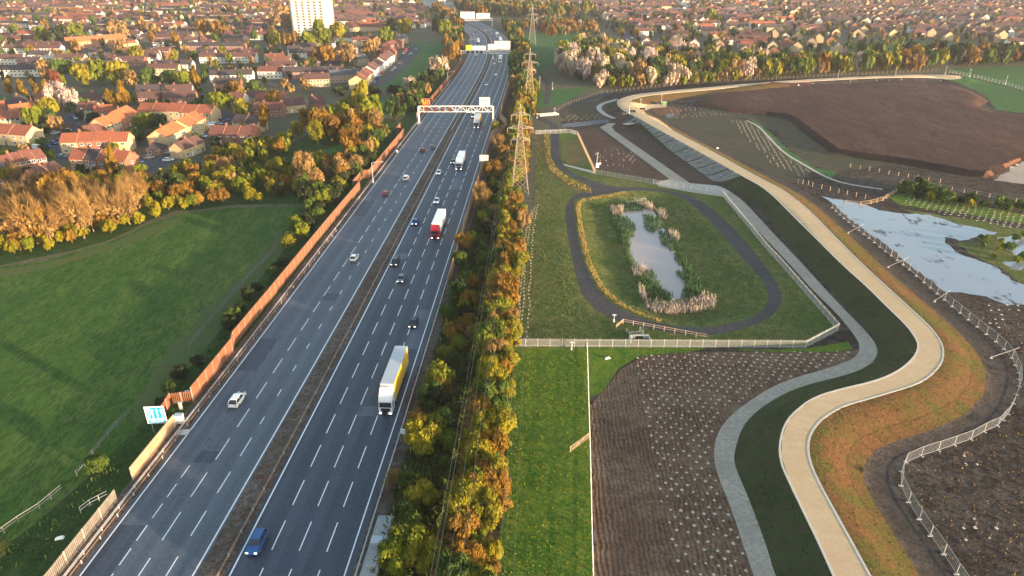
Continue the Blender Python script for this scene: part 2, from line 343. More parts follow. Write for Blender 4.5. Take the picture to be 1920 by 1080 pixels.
rg('heath', 'g_olive', jit(PP([(1222,224),(1250,216),(1330,213),(1400,226),(1440,254),(1475,290),(1530,322),(1480,345),(1417,330),(1330,281)]), 4, .8))
rg('grass_slope', 'g_olive', jit(PP([(1320,199),(1360,207),(1435,212),(1465,216),(1485,227),(1522,257),(1560,285),(1615,292),(1690,302),(1560,322),(1500,300),(1460,250),(1400,222),(1300,212)]), 4, .8))
rg('grass_slope', 'g_meadow', jit(PP([(1405,222),(1425,232),(1445,250),(1480,283),(1530,315),(1570,322),(1560,335),(1520,318),(1480,298),(1458,272),(1432,245)]), 3, .4))
rg('bank', 'g_redsoil', jit(PP([(1183,192),(1187,187),(1210,181),(1285,173),(1370,166),(1440,159),(1520,154),(1520,160),(1440,168),(1335,178),(1300,190),(1230,192)]), 3, .4))
rg('mound', 'g_redsoil', jit(PP([(1205,206),(1225,200),(1262,199),(1281,207),(1270,215),(1235,218),(1215,214)]), 2, .4))
rg('plateau', 'g_plateau', jit(PLT, 5, .6))
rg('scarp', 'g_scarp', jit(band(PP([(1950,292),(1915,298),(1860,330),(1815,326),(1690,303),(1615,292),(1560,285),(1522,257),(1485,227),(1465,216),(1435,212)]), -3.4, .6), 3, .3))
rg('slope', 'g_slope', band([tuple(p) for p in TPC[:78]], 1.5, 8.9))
rg('slope', 'g_dark', PP([(1122,220),(1140,203),(1165,195),(1215,222),(1190,240),(1155,230)]))
rg('slope', 'g_dark', PP([(1146,237),(1160,230),(1190,240),(1255,282),(1345,347),(1293,344),(1152,246)]))
rg('soil', 'g_dark', PP([(1060,245),(1125,239),(1268,344),(1225,340),(1118,318),(1082,246)]))
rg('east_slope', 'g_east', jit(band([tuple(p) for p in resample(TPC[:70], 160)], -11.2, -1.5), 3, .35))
rg('track', 'g_track', jit(band([tuple(p) for p in resample(TPC[:62], 120)], -15.2, -10.6), 3, .5))
rg('ploughed_soil', 'g_soil', PP([(1118,1500),(1111,1080),(1106,760),(1130,735),(1165,692),(1205,668),(1300,660),(1440,661),(1560,661),(1600,657),(1615,650),(1640,680),(1440,740),(1352,815),(1345,870),(1380,950),(1418,1080),(1510,1400)]))
rg('plantation', 'g_bright', jit(PP([(1662,368),(1700,362),(1925,402),(2100,430),(2100,460),(1925,420),(1800,400),(1690,385)]), 3, .5))
rg('shore', 'g_oval', jit(PP([(1690,392),(1830,412),(1925,430),(2080,455),(2080,560),(1925,540),(1890,510),(1815,475),(1790,455),(1850,455),(1800,425),(1720,405)]), 3, 1.0))
rg('dry_patch', 'g_gravel', jit(PP([(1862,338),(1915,303),(1990,300),(1990,345),(1920,345)]), 3, .8))
rg('orange_soil', 'g_redsoil', jit(PP([(1842,328),(1856,318),(1865,328),(1852,335)]), 1, .3)); rg('orange_soil', 'g_redsoil', jit(PP([(1880,308),(1912,295),(1915,300),(1885,315)]), 1, .3))
gl = [(1480,1240),(1412,1080),(1373,957),(1345,890),(1338,858),(1341,825),(1352,800),(1373,776),(1405,752),(1440,729),(1480,711),(1540,694),(1590,678),(1608,666),(1613,650),(1605,632),(1570,588),(1522,542),(1485,500),(1440,452),(1400,412),(1370,382),(1350,364)]
gr = [(1560,1300),(1452,1080),(1440,1034),(1408,948),(1380,880),(1376,862),(1379,839),(1390,805),(1405,784),(1440,755),(1500,725),(1560,710),(1605,698),(1635,682),(1647,662),(1640,640),(1615,612),(1570,567),(1510,500),(1440,427),(1395,377),(1368,358),(1350,349)]
gravpoly = [tuple(p) for p in smooth([P0(*p) for p in gl])] + [tuple(p) for p in smooth([P0(*p) for p in gr])[::-1]]
rg('gravel_path', 'g_gravel', gravpoly)
rg('gravel_path', 'g_gravel', PP([(1125,239),(1140,231),(1155,231),(1147,238),(1153,246),(1293,343),(1268,345)]))
rg('concrete_apron', 'g_conc', PP([(1228,342),(1257,336),(1292,343),(1345,348),(1368,358),(1356,369),(1300,361),(1235,349)]))
gc = smooth([P0(*p) for p in [(1152,222),(1134,215),(1124,206),(1122,200),(1132,193),(1158,186)]]); rg('gravel_path', 'g_conc', band(gc, -1.4, 1.4))
rg('stream', 'g_rock', jit(PP([(1054,232),(1085,229),(1120,225),(1140,224),(1144,229),(1110,234),(1075,238),(1056,238)]), 2, .5))
rg('stream', 'g_rock', jit(PP([(1248,214),(1262,213),(1264,220),(1250,221)]), 2, .5))
cw = smooth([P0(*p) for p in [(1400,226),(1420,235),(1437,252),(1455,272),(1475,290),(1505,307),(1530,322),(1560,337),(1590,345),(1614,349),(1655,355)]]); rg('white_track', 'g_conc', jit(band(cw, -.6, .6), 2, .2))
ovo = [(1110,355),(1080,364),(1062,380),(1059,405),(1067,455),(1076,500),(1087,545),(1110,577),(1145,597),(1185,609),(1235,620),(1290,628),(1350,628),(1410,612),(1445,596),(1462,575),(1467,560),(1460,537),(1437,500),(1410,468),(1385,437),(1335,390),(1305,372),(1285,364),(1235,353),(1185,351),(1150,349)]
O1 = [P0(*p) for p in ovo]; O1 = smooth(O1 + [O1[0]]); O2 = smooth(OVI + [OVI[0]])
rg('footpath', 'g_path', [tuple(p) for p in O1[:-1]])
rg('bowl', 'g_oval', [tuple(p) for p in O2[:-1]])
rg('footpath', 'g_path', [tuple(p) for p in smooth([P0(*p) for p in [(1031,235),(1032,249),(1033,297),(1045,315),(1067,330),(1095,342),(1108,352),(1100,358)]])] + [tuple(p) for p in smooth([P0(*p) for p in [(1150,352),(1120,342),(1080,327),(1057,312),(1049,290),(1048,249),(1046,235)]])])
rg('footpath', 'g_path', [P0(*p) for p in [(1046,235),(1031,235),(1005,224),(1000,216),(1012,215),(1030,226)]])
rg('footpath', 'g_path', [P0(*p) for p in [(1020,195),(1029,195),(1034,160),(1022,158)]]); rg('footpath', 'g_path', [P0(*p) for p in [(1022,158),(1034,160),(1005,125),(985,90),(960,50),(956,50),(978,92),(998,127)]])
rg('gravel_path', 'g_conc', [P0(*p) for p in [(1055,307),(1115,321),(1115,326),(1058,310)]])
rg('pond', 'water', jit(PP([(1160,392),(1185,386),(1215,386),(1228,400),(1232,415),(1252,440),(1268,480),(1285,510),(1284,535),(1279,560),(1262,562),(1240,548),(1215,520),(1190,500),(1178,470),(1180,445),(1160,420)]), 1.6, .5))
rg('flood', 'flood', jit(PP([(1540,368),(1590,377),(1625,384),(1647,394),(1690,400),(1705,414),(1740,430),(1768,441),(1772,456),(1802,477),(1868,500),(1895,525),(1935,540),(1935,572),(1890,572),(1850,556),(1802,548),(1775,548),(1742,524),(1708,498),(1665,460),(1615,427),(1577,397),(1562,382)]), 1.8, .55))
for q in ([(1795,420),(1840,428),(1870,436),(1850,440),(1812,432)], [(1870,445),(1935,440),(1935,480),(1900,478)], [(1880,490),(1935,490),(1935,505),(1895,505)]): rg('flood', 'flood', jit(PP(q), 1.8, .7))
rg('flood', 'flood', jit(PP([(1690,400),(1740,402),(1800,420),(1850,440),(1800,452),(1760,440),(1715,420)]), 1.5, .8))
rg('tan_path', 'g_tan', tanpoly)
rg('tan_path', 'g_tan', PP([(1182,191),(1240,194),(1250,197),(1249,201),(1222,203),(1206,207),(1212,216),(1235,224),(1262,246),(1240,246),(1190,217),(1168,205)]))
rg('roadside_lot', 'g_street', [P0(*p) for p in [(60,296),(112,262),(106,246),(104,228),(118,216),(146,211),(152,232),(182,246),(168,252),(130,252),(116,268),(128,302),(110,302),(100,285)]])
rg('roadside_lot', 'g_street', [P0(*p) for p in [(258,294),(335,284),(328,300),(292,322),(262,312)]]); rg('roadside_lot', 'g_street', [P0(*p) for p in [(383,262),(396,250),(392,228),(404,210),(470,212),(470,226),(432,232),(420,250),(400,262)]])
rg('roadside_lot', 'g_street', [P0(*p) for p in [(684,168),(694,170),(735,150),(762,125),(790,92),(778,84),(765,88),(748,108),(728,135),(706,154)]])
rg('street_lane', 'g_street', [P0(*p) for p in [(1130,45),(1150,60),(1186,80),(1198,72),(1165,52),(1140,40)]])
# triangulate
vx, fc = [], []
for _, _, poly in RG:
    o = len(vx); n = len(poly); out = []
    for i in range(n):
        p, q = poly[i], poly[(i + 1) % n]
        if math.hypot(p[0]-q[0], p[1]-q[1]) > 1e-3: out.append(p)
    # skip duplicate consecutive points
    vx += [Vector(p) for p in out]; fc.append(list(range(o, o + len(out))))
gp = []
for x in np.arange(8, 150, 2.2):
    for y in np.arange(40, 345, 2.2):
        if abs(x) < y * .82 + 20: gp.append((x + rnd.uniform(-.3, .3), y + rnd.uniform(-.3, .3)))
for x in np.arange(20, 420, 5.5):
    for y in np.arange(345, 600, 5.5): gp.append((x + rnd.uniform(-.5, .5), y + rnd.uniform(-.5, .5)))
for x in np.arange(-1000, 1000, 60):
    for y in np.arange(-60, 1700, 60): gp.append((x, y))
vx += [Vector(p) for p in gp]
cv, ce, cf, ov_, oe_, of_ = delaunay_2d_cdt(vx, [], fc, 0, 1e-4)
VX = np.array([(v.x, v.y) for v in cv]); VZ = HV(VX[:, 0], VX[:, 1])
FA = np.array(cf); CX = VX[FA].mean(1); own = np.zeros(len(FA), int)
for k, (_, _, poly) in enumerate(RG): own[inside(CX[:, 0], CX[:, 1], poly)] = k
by = {}
for f, k in zip(cf, own): by.setdefault((RG[k][0], RG[k][1]), []).append(f)
for (nm, mt), fs in by.items():
    ids = sorted({i for f in fs for i in f}); mp = {i: j for j, i in enumerate(ids)}
    me = bpy.data.meshes.new(nm); wat = mt in ('water', 'flood')
    zs = [float(VZ[i]) for i in ids]
    if wat and nm == 'pond': zs = [-1.28] * len(ids)
    if wat and nm == 'flood': zs = [0.0] * len(ids)
    me.from_pydata([(VX[i][0], VX[i][1], z) for i, z in zip(ids, zs)], [], [tuple(mp[i] for i in f) for f in fs])
    me.materials.append(MAT[mt]); me.polygons.foreach_set('use_smooth', [True] * len(fs)); me.update()
    tag(obj(nm, me), kind='structure')
# ---------------- motorway
clp = [(-47.5,-50),(-45.2,10),(-42.9,67.4),(-41.0,105),(-38.1,170.6),(-34.4,260),(-30.6,350),(-27.4,410),(-24.6,470),(-22.4,530),(-21.2,590),(-21.5,640)] + [P0(*p) for p in [(911,68),(897,57),(884,50),(871,43),(856,35.5),(841,25),(826,14),(812,5)]] + [(-190,1500),(-270,1750)]
CLs = smooth(clp, 3); CL = resample(CLs, 700)
CT_ = np.gradient(CL, axis=0); CT_ /= np.hypot(CT_[:, 0], CT_[:, 1])[:, None]; CN = np.c_[CT_[:, 1], -CT_[:, 0]]      # normal points right
CS = np.r_[0, np.cumsum(np.hypot(*np.diff(CL, axis=0).T))]
def rp(s, off):
    x = np.interp(s, CS, CL[:, 0]); y = np.interp(s, CS, CL[:, 1]); nx = np.interp(s, CS, CN[:, 0]); ny = np.interp(s, CS, CN[:, 1])
    return x + nx * off, y + ny * off
def s_at_y(y): return float(np.interp(y, CL[:, 1], CS))
def so(px, py, z=0):
    x, y = P0(px, py, z); i = int(np.argmin((CL[:, 0] - x) ** 2 + (CL[:, 1] - y) ** 2))
    off = (x - CL[i, 0]) * CN[i, 0] + (y - CL[i, 1]) * CN[i, 1]; return CS[i], off
def heading(s): return math.atan2(np.interp(s, CS, CT_[:, 1]), np.interp(s, CS, CT_[:, 0]))
def strip(name, m, offs, s0, s1, z, step=8, kind='structure', zs=None):
    n = max(2, int((s1 - s0) / step)); sv = np.linspace(s0, s1, n); k = len(offs); me = bpy.data.meshes.new(name); vs, uv = [], []
    for s in sv:
        for j, o in enumerate(offs):
            x, y = rp(s, o); vs.append((x, y, z if zs is None else zs[j])); uv.append((o, s))
    fs = [(i * k + j, i * k + j + 1, (i + 1) * k + j + 1, (i + 1) * k + j) for i in range(n - 1) for j in range(k - 1)]
    me.from_pydata(vs, [], fs); u = me.uv_layers.new(name='UVMap')
    u.data.foreach_set('uv', [c for f in fs for i in f for c in uv[i]]); me.materials.append(MAT[m]); me.update()
    return tag(obj(name, me), kind=kind)
SE = CS[-1]
strip('road', 'as_left', [-15.8, -11, -7, -3, .35], 0, SE, .03)
strip('road', 'as_right', [4.3, 9, 13, 17, 21.2], 0, SE, .03)
strip('hard_strip', 'g_medsoil', [-18.6, -15.8], 0, SE, .025); strip('hard_strip', 'g_medsoil', [21.2, 24.0], 0, SE, .025)
strip('median', 'g_medsoil', [.35, 1.2, 3.4, 4.3], 0, SE, .1, zs=[.035, .12, .12, .035])
mk = MB()
def dash(off, s, ln, w, mi=0, z=.045):
    p = [rp(s, off - w / 2), rp(s, off + w / 2), rp(s + ln, off + w / 2), rp(s + ln, off - w / 2)]; mk.add([(x, y, z) for x, y in p], [(0, 1, 2, 3)], mi)
def solid(off, w, s0=0, s1=None, mi=0, z=.045):
    s = s0
    while s < (s1 or SE): dash(off, s, min(6, (s1 or SE) - s), w, mi, z); s += 6
s300 = s_at_y(330)
for off, w in ((-15.15, .22), (-.05, .22), (4.9, .24), (20.3, .2)): solid(off, w)
solid(-10.9, .16, s300, SE); solid(16.8, .16, s_at_y(345), SE)
s = s_at_y(2)
while s < SE - 10:
    if s < s300: 
        dash(16.75, s, 5.6, .17)
    dash(12.85, s, 5.6, .17); dash(8.95, s, 5.6, .17); dash(-7.3, s + 1, 5.6, .17)
    dash(-3.6, s + 2, 2.2 if s > s_at_y(95) else 5.0, .17)
    s += 8.8
s = 0
while s < s300:
    if s < s_at_y(88): dash(-10.9, s, 3.0, .16)
    else: dash(-10.9, s, 1.6, .14, 1)
    s += 4.4
for ya, yb, o0, o1, m_ in ((66, 76, -15.0, -11.2, 'as_right'), (90, 93, -10.6, -7.5, 'as_right'), (118, 131, -14.9, -11.1, 'as_right'), (150, 154, -7.0, -3.8, 'as_right'), (210, 226, -14.9, -11.1, 'as_right'), (104, 107, 12.9, 16.6, 'as_left'), (128, 146, 17.0, 20.1, 'as_left'), (176, 180, 5.2, 8.8, 'as_left'), (240, 262, 13.0, 16.6, 'as_left')):
    strip('road_patch', m_, [o0, (o0 + o1) / 2, o1], s_at_y(ya), s_at_y(yb), .037)
mk.build('road_markings', ['mark', 'ghost'])['kind'] = 'structure'
# kerbs along the tan path
for e, sg in ((tl, 1), (tr, -1)):
    c = resample(e, 320); bnd = band(c, 0, .34 * sg if sg > 0 else -.34); n = len(bnd) // 2; A = bnd[:n]; B = bnd[n:][::-1]; mb = MB()
    zz = HV(c[:, 0], c[:, 1])
    for i in range(n - 1):
        mb.add([(A[i][0], A[i][1], zz[i] - .3), (A[i][0], A[i][1], zz[i] + .035), (B[i][0], B[i][1], zz[i] + .035), (B[i][0], B[i][1], zz[i] - .3), (A[i+1][0], A[i+1][1], zz[i+1] - .3), (A[i+1][0], A[i+1][1], zz[i+1] + .035), (B[i+1][0], B[i+1][1], zz[i+1] + .035), (B[i+1][0], B[i+1][1], zz[i+1] - .3)], [(0, 4, 5, 1), (1, 5, 6, 2), (2, 6, 7, 3)])
    mat('kerbwhite', (.56, .51, .45), .8, .1, 2) if 'kerbwhite' not in MAT else 0
    mb.build('kerb', 'kerbwhite')['kind'] = 'structure'
# ---------------- vegetation prototypes (unit: radius 1, height 1)
def unit(r, n):
    d = r.normal(size=(n, 3)); return d / np.linalg.norm(d, axis=1)[:, None]
def quads(r, P_, Nn, sz, asp=1.0, jitter=.25):
    n = len(P_); h = r.normal(size=(n, 3)); a = np.cross(Nn, h); a /= np.linalg.norm(a, axis=1)[:, None] + 1e-9; b = np.cross(Nn, a)
    s = sz * r.uniform(.6, 1.35, (n, 1)); c = [(-1, -1), (1, -1), (1, 1), (-1, 1)]; V = np.zeros((n, 4, 3))
    for k, (u, v) in enumerate(c): V[:, k] = P_ + a * s * u * (1 + r.uniform(-jitter, jitter, (n, 1))) + b * s * v * asp * (1 + r.uniform(-jitter, jitter, (n, 1)))
    return V.reshape(-1, 3)
def crown_leafy(seed, n, ls, nl=11, zlo=.12, cone=0, ratio=1.0):
    r = np.random.default_rng(seed); C_ = []; Rr = []
    for k in range(nl):
        t = r.uniform(0, 1); z = zlo + .2 + t * (.62 - zlo * .3); w = math.sqrt(max(0.05, 1 - ((z - .5) / .55) ** 2)) if not cone else (1.05 - z)
        an = r.uniform(0, 2 * math.pi); q = w * r.uniform(.25, .68) * (1 if not cone else .8)
        C_.append((math.cos(an) * q, math.sin(an) * q, z)); Rr.append(r.uniform(.17, .40) * (1 if not cone else max(.25, 1.1 - z)))
    C_ = np.array(C_); Rr = np.array(Rr); i = r.integers(0, nl, n); d = unit(r, n); d[:, 2] = np.where(d[:, 2] < -.35, -d[:, 2], d[:, 2])
    rad = Rr[i][:, None] * (.72 + .34 * r.uniform(0, 1, (n, 1)) ** .6); p = C_[i] + d * rad * np.array([1, 1, .62 * ratio + .1])
    p += unit(r, n) * .035; p[:, 2] = np.clip(p[:, 2], .03, 1.08); nn = d + .55 * unit(r, n); nn /= np.linalg.norm(nn, axis=1)[:, None]
    return quads(r, p, nn, ls)
def sticks(r, A, B, w):
    n = len(A); d = B - A; h = unit(r, n); a = np.cross(d, h); a /= np.linalg.norm(a, axis=1)[:, None] + 1e-9; a = a * w
    V = np.stack([A - a, A + a, B + a * .4, B - a * .4], 1); return V.reshape(-1, 3)
def crown_bare(seed, n, w, low=.0):
    r = np.random.default_rng(seed); nl = 16; an = r.uniform(0, 2 * math.pi, nl); q = r.uniform(.1, .95, nl) ** .6
    top = np.c_[np.cos(an) * q * .85, np.sin(an) * q * .85, np.sqrt(np.clip(1.02 - q ** 2 * .62, .1, 1))]; base = np.c_[top[:, :2] * .08, r.uniform(.02, .22, nl)]
    V = [sticks(r, base, top, w * 2.6)]; i = r.integers(0, nl, n); t = r.uniform(.3, 1, (n, 1)); A = base[i] + (top[i] - base[i]) * t
    d = (top[i] - base[i]); d /= np.linalg.norm(d, axis=1)[:, None]; d = d + .85 * unit(r, n); d[:, 2] = np.abs(d[:, 2]) * .9; d /= np.linalg.norm(d, axis=1)[:, None]
    B = A + d * r.uniform(.12, .34, (n, 1)); V.append(sticks(r, A, B, w))
    return np.concatenate(V)
PROTO = {}
def proto(kind, var, lod):
    k = (kind, var, lod)
    if k in PROTO: return PROTO[k]
    n = {-1: 4200, 0: 1900, 1: 620, 2: 150}[lod]; ls = {-1: .034, 0: .048, 1: .085, 2: .16}[lod]; sd_ = var * 17 + len(kind) * 5 + 3
    m = {'yellow': 'l_yellow', 'green': 'l_green', 'dark': 'l_dark', 'orange': 'l_orange', 'lime': 'l_lime', 'conifer': 'l_conifer', 'bare': 'l_twig', 'pale': 'l_pale', 'blossom': 'l_blossom', 'red': 'l_red', 'darkconifer': 'l_dark', 'brown': 'l_twig'}[kind]
    if kind == 'bare': V = crown_bare(sd_, int(n * .8), {-1: .005, 0: .007, 1: .012, 2: .028}[lod]); V2 = crown_leafy(sd_, n // 5, ls * .7, 8); V = np.concatenate([V, V2 * np.array([.9, .9, .75])])
    elif kind in ('pale', 'blossom', 'brown'): V = np.concatenate([crown_bare(sd_, n // 3, {-1: .005, 0: .007, 1: .012, 2: .03}[lod]), crown_leafy(sd_, int(n * .7), ls * .75, 14)])
    elif kind in ('conifer', 'darkconifer'): V = crown_leafy(sd_, n, ls, 14, .05, 1)
    else: V = np.concatenate([crown_leafy(sd_, int(n * .85), ls, 17 + var % 4 * 3), crown_bare(sd_, n // 8, {-1: .004, 0: .006, 1: .01, 2: .02}[lod]) * np.array([1.04, 1.04, 1.05])])
    PROTO[k] = (V, m); return PROTO[k]
MESH = {}
def pmesh(kind, var, lod):
    k = (kind, var, lod)
    if k not in MESH: V, m = proto(*k); MESH[k] = npmesh('crown', V, len(V) // 4, [m])
    return MESH[k]
def trunk_mesh(pale=0):
    k = ('trunk', pale)
    if k not in MESH:
        mb = MB(); mb.bar((0, 0, -.03), (.02, .01, .35), .030, 0, .020, 6); mb.bar((.02, .01, .33), (.03, -.02, .8), .020, 0, .006, 5)
        for a in range(5): mb.bar((.02, .01, .25 + a * .07), (.22 * math.cos(a * 2.3), .22 * math.sin(a * 2.3), .55 + a * .07), .011, 0, .004, 4)
        MESH[k] = mb.mesh('trunk', 'barkpale' if pale else 'bark')
    return MESH[k]
VEG = []   # collected placements
LOOK = {'yellow': 'yellow-green', 'green': 'mid-green', 'dark': 'dark green', 'orange': 'orange-leaved', 'lime': 'bright lime', 'conifer': 'golden-brown evergreen', 'bare': 'bare-branched tan', 'pale': 'pale cream', 'blossom': 'pinkish-white blossoming', 'red': 'dark red-leaved', 'darkconifer': 'dark conical', 'brown': 'brown twiggy'}
def veg(x, y, h, r, kind, place, cat='tree', group=None): VEG.append((x, y, h, r, kind, place, cat, group))
def fill(poly, sp, hr, kinds, place, cat='tree', group=None, rr=(.36, .5), seed=1, avoid=None, world=False):
    r = random.Random(seed); q = poly if world else [P0(*p) for p in poly]; xs = [p[0] for p in q]; ys = [p[1] for p in q]; out = []
    nx = int((max(xs) - min(xs)) / sp) + 1; ny = int((max(ys) - min(ys)) / sp) + 1; pts = []
    for i in range(nx):
        for j in range(ny): pts.append((min(xs) + (i + .5 * (j % 2) + r.uniform(-.38, .38)) * sp, min(ys) + (j + r.uniform(-.38, .38)) * sp))
    if not pts: return
    a = np.array(pts); m = inside(a[:, 0], a[:, 1], q)
    for (x, y), ok in zip(pts, m):
        if not ok or (avoid and avoid(x, y)): continue
        h = r.uniform(*hr); ks = r.choices([k for k, _ in kinds], [w for _, w in kinds])[0]
        veg(x, y, h, h * r.uniform(*rr), ks, place, cat, group)
def at(px, py, h, kind, place, rr=.45, cat='tree', group=None):
    x, y = P(px, py); veg(x, y, h, h * rr, kind, place, cat, group)
YG = [('yellow', 6), ('orange', 2), ('lime', 2.6), ('green', 1.5), ('brown', .5), ('dark', .3)]
# belt between estate and field
G1 = 'trees of the belt beside the left field'
fill([(-40,470),(0,478),(90,470),(200,440),(262,420),(262,385),(180,385),(60,400),(-40,420)], 6.0, (9.5, 13.5), [('bare', 8), ('orange', 1)], 'by the left field', group=G1, rr=(.38, .5), seed=3)
fill([(-40,480),(90,474),(262,424),(320,402),(440,382),(560,378),(560,374),(440,374),(300,394),(120,452),(-40,462)], 4.2, (3, 5), [('yellow', 4), ('orange', 2), ('lime', 2)], 'along the left field edge', 'shrub', 'shrubs along the left field edge', rr=(.5, .7), seed=5)
fill([(262,395),(330,388),(440,370),(560,368),(600,340),(640,308),(560,316),(520,318),(470,330),(360,352),(262,368)], 5.2, (3.8, 6.2), YG, 'in the belt above the field', group=G1, rr=(.48, .6), seed=8)
fill([(120,380),(200,345),(330,335),(420,300),(540,262),(560,272),(520,300),(440,322),(330,352),(240,372)], 5.6, (4.2, 6.8), YG + [('dark', 1)], 'behind the field belt', group=G1, rr=(.48, .6), seed=9)
fill([(545,262),(600,238),(670,212),(688,222),(720,250),(700,272),(668,285),(640,262),(600,276)], 7.2, (7.5, 11), [('yellow', 5), ('lime', 3), ('orange', 2.5), ('brown', 1)], 'on the wooded bank', group=G1, rr=(.42, .52), seed=10)
fill([(590,340),(640,300),(700,272),(745,240),(730,262),(700,300),(670,330),(620,372),(575,400),(565,385)], 6.2, (5, 7.5), [('green', 3), ('dark', 2), ('orange', 2), ('yellow', 2), ('brown', 2)], 'beside the noise barrier', group='trees beside the noise barrier', rr=(.45, .58), seed=11)
for q in [(215,330,13,'conifer',.36),(262,378,7,'orange',.6),(150,378,10,'yellow',.5),(500,246,15,'conifer',.4),(455,228,10,'yellow',.5),(605,262,13,'orange',.45),(700,235,13,'lime',.5),(680,225,17,'yellow',.38),(660,300,12,'orange',.45),(575,345,11,'brown',.45)]: at(*q[:4], 'by the estate edge', q[4])
for q in [(22,182,11,'conifer',.5),(45,183,11,'conifer',.5),(68,182,11,'conifer',.5),(90,182,10,'conifer',.5),(112,205,14,'blossom',.5),(136,208,12,'blossom',.45),(70,245,11,'lime',.55),(92,240,9,'green',.55),(108,248,7,'brown',.6),(95,222,9,'yellow',.6),(212,207,13,'conifer',.5),(235,206,16,'conifer',.42),(370,176,18,'conifer',.35),(300,240,7,'green',.7),(280,242,7,'lime',.7),(262,268,6,'green',.6),(440,182,9,'orange',.6),(108,170,11,'red',.4),(118,155,15,'green',.55),(95,155,13,'brown',.55),(160,160,13,'yellow',.6),(190,158,14,'lime',.6),(225,158,13,'yellow',.6),(250,166,10,'brown',.6),(285,165,11,'green',.7),(320,165,11,'green',.7),(345,166,10,'lime',.7),(410,214,10,'lime',.6),(432,208,8,'lime',.6),(455,212,7,'yellow',.6),(85,85,15,'lime',.6),(112,88,15,'dark',.6),(145,80,15,'lime',.6),(235,110,14,'brown',.6),(260,122,13,'yellow',.6),(330,90,14,'conifer',.5),(385,72,18,'orange',.55),(410,74,16,'orange',.55),(225,74,16,'brown',.7),(290,72,14,'brown',.7),(270,68,14,'brown',.7)]: at(*q[:4], 'in the left estate', q[4], group='trees in the left estate')
for q in [(20,345,6,'yellow',.6),(40,352,8,'bare',.5),(12,300,4,'lime',1.1),(515,205,9,'orange',.6)]: at(*q[:4], 'in the left estate', q[4], group='trees in the left estate')
for q in [(515,90,14,'yellow',.55),(545,95,15,'orange',.6),(580,93,15,'lime',.6),(608,92,16,'lime',.6),(632,80,16,'yellow',.6),(600,78,20,'lime',.42),(610,122,14,'orange',.75),(652,122,14,'brown',.6),(700,112,16,'brown',.6),(725,85,15,'lime',.6),(735,62,14,'dark',.7),(760,68,15,'yellow',.6),(545,60,18,'brown',.7),(520,50,17,'brown',.7),(530,35,17,'brown',.7),(600,62,12,'dark',.7),(480,178,8,'green',.8),(540,175,8,'brown',.7),(575,172,7,'brown',.7),(640,180,5,'dark',1.2),(700,180,5,'dark',1.2),(740,178,5,'dark',1.2)]: at(*q[:4], 'near the white tower block' if q[1] < 130 else 'in the left estate', q[4], group='trees in the left estate')
for q in [(825,148,15,'pale',.62),(850,122,15,'orange',.55),(768,172,9,'pale',.65),(835,75,17,'lime',.5),(820,66,16,'dark',.5),(860,62,14,'orange',.6),(845,92,13,'green',.6),(780,205,8,'green',.7),(760,195,7,'green',.7),(740,225,9,'green',.6)]: at(*q[:4], 'left of the motorway', q[4], group='trees left of the motorway')
fill([(842,108),(858,115),(868,96),(866,70),(862,50),(852,44),(845,52),(848,80),(838,92)], 9, (8, 13), [('orange', 3), ('green', 3), ('brown', 2), ('dark', 1)], 'left of the motorway', group='trees left of the motorway', seed=12)
fill([(735,225),(775,212),(812,175),(842,132),(838,120),(800,152),(770,178),(740,205)], 6.5, (5, 8), [('green', 3), ('dark', 3), ('brown', 1)], 'left of the motorway', group='trees left of the motorway', seed=13)
fill([(560,410),(615,372),(660,330),(700,295),(712,290),(700,310),(640,375),(560,470),(545,490),(535,480)], 4.6, (3.2, 5.5), [('green', 4), ('dark', 4), ('lime', 1), ('yellow', .6)], 'beside the noise barrier', 'shrub', 'shrubs beside the noise barrier', rr=(.5, .7), seed=14)
fill([(530,490),(470,560),(420,620),(330,720),(255,805),(180,890),(60,985),(0,1025),(-60,1070),(-50,1085),(10,1040),(80,985),(190,900),(262,820),(345,720),(430,625),(480,570),(545,495)], 4.0, (1.6, 3.4), [('dark', 4), ('green', 3), ('lime', .7)], 'in the ditch by the field', 'shrub', 'shrubs in the ditch by the left field', rr=(.55, .8), seed=15)
# motorway right scrub and hedge
GH = 'tall hedge bushes right of the motorway'
r_ = random.Random(4)
for y in np.arange(48, 335, 2.7):
    for k, o in enumerate((0, 1, 2)):
        if k == 2 and r_.random() < .55: continue
        x = -4.0 + .032 * (y - 60) + (o - 1.0) * (2.0 if y < 150 else 2.5) - (.9 if y < 150 else .3) + r_.uniform(-.8, .8); h = r_.uniform(3.2, 6.0)
        if 228 < y < 243 and x > -1: continue
        veg(x, y + r_.uniform(-1, 1), h, h * r_.uniform(.42, .62), r_.choices(['orange', 'yellow', 'brown', 'lime', 'green'], [2.8, 4, .8, 1.4, 1.0])[0], 'in the tall hedge', 'shrub', GH)
GS = 'scrub bushes beside the motorway'
for q in [(830,735,5.5,'lime'),(808,760,4.5,'green'),(828,818,4.8,'green'),(795,850,6,'yellow'),(770,1000,4.5,'green'),(765,1060,6,'lime'),(740,1075,4.5,'lime'),(800,1070,5.5,'yellow'),(740,915,3,'brown'),(765,930,3.5,'green'),(790,960,5,'yellow'),(880,580,4.2,'orange'),(905,500,4,'green'),(870,470,5,'orange'),(925,340,7,'orange'),(905,395,7,'bare'),(898,375,6,'bare'),(935,285,7,'bare'),(945,300,6,'orange'),(930,250,5,'yellow'),(882,460,4,'lime'),(862,500,4,'green'),(895,640,4,'yellow'),(905,700,4,'green'),(850,640,4.2,'orange'),(838,600,3.5,'green'),(860,560,4,'green'),(905,420,4,'lime'),(925,410,4,'brown')]: at(*q[:4], 'beside the motorway', .62, 'shrub', GS)
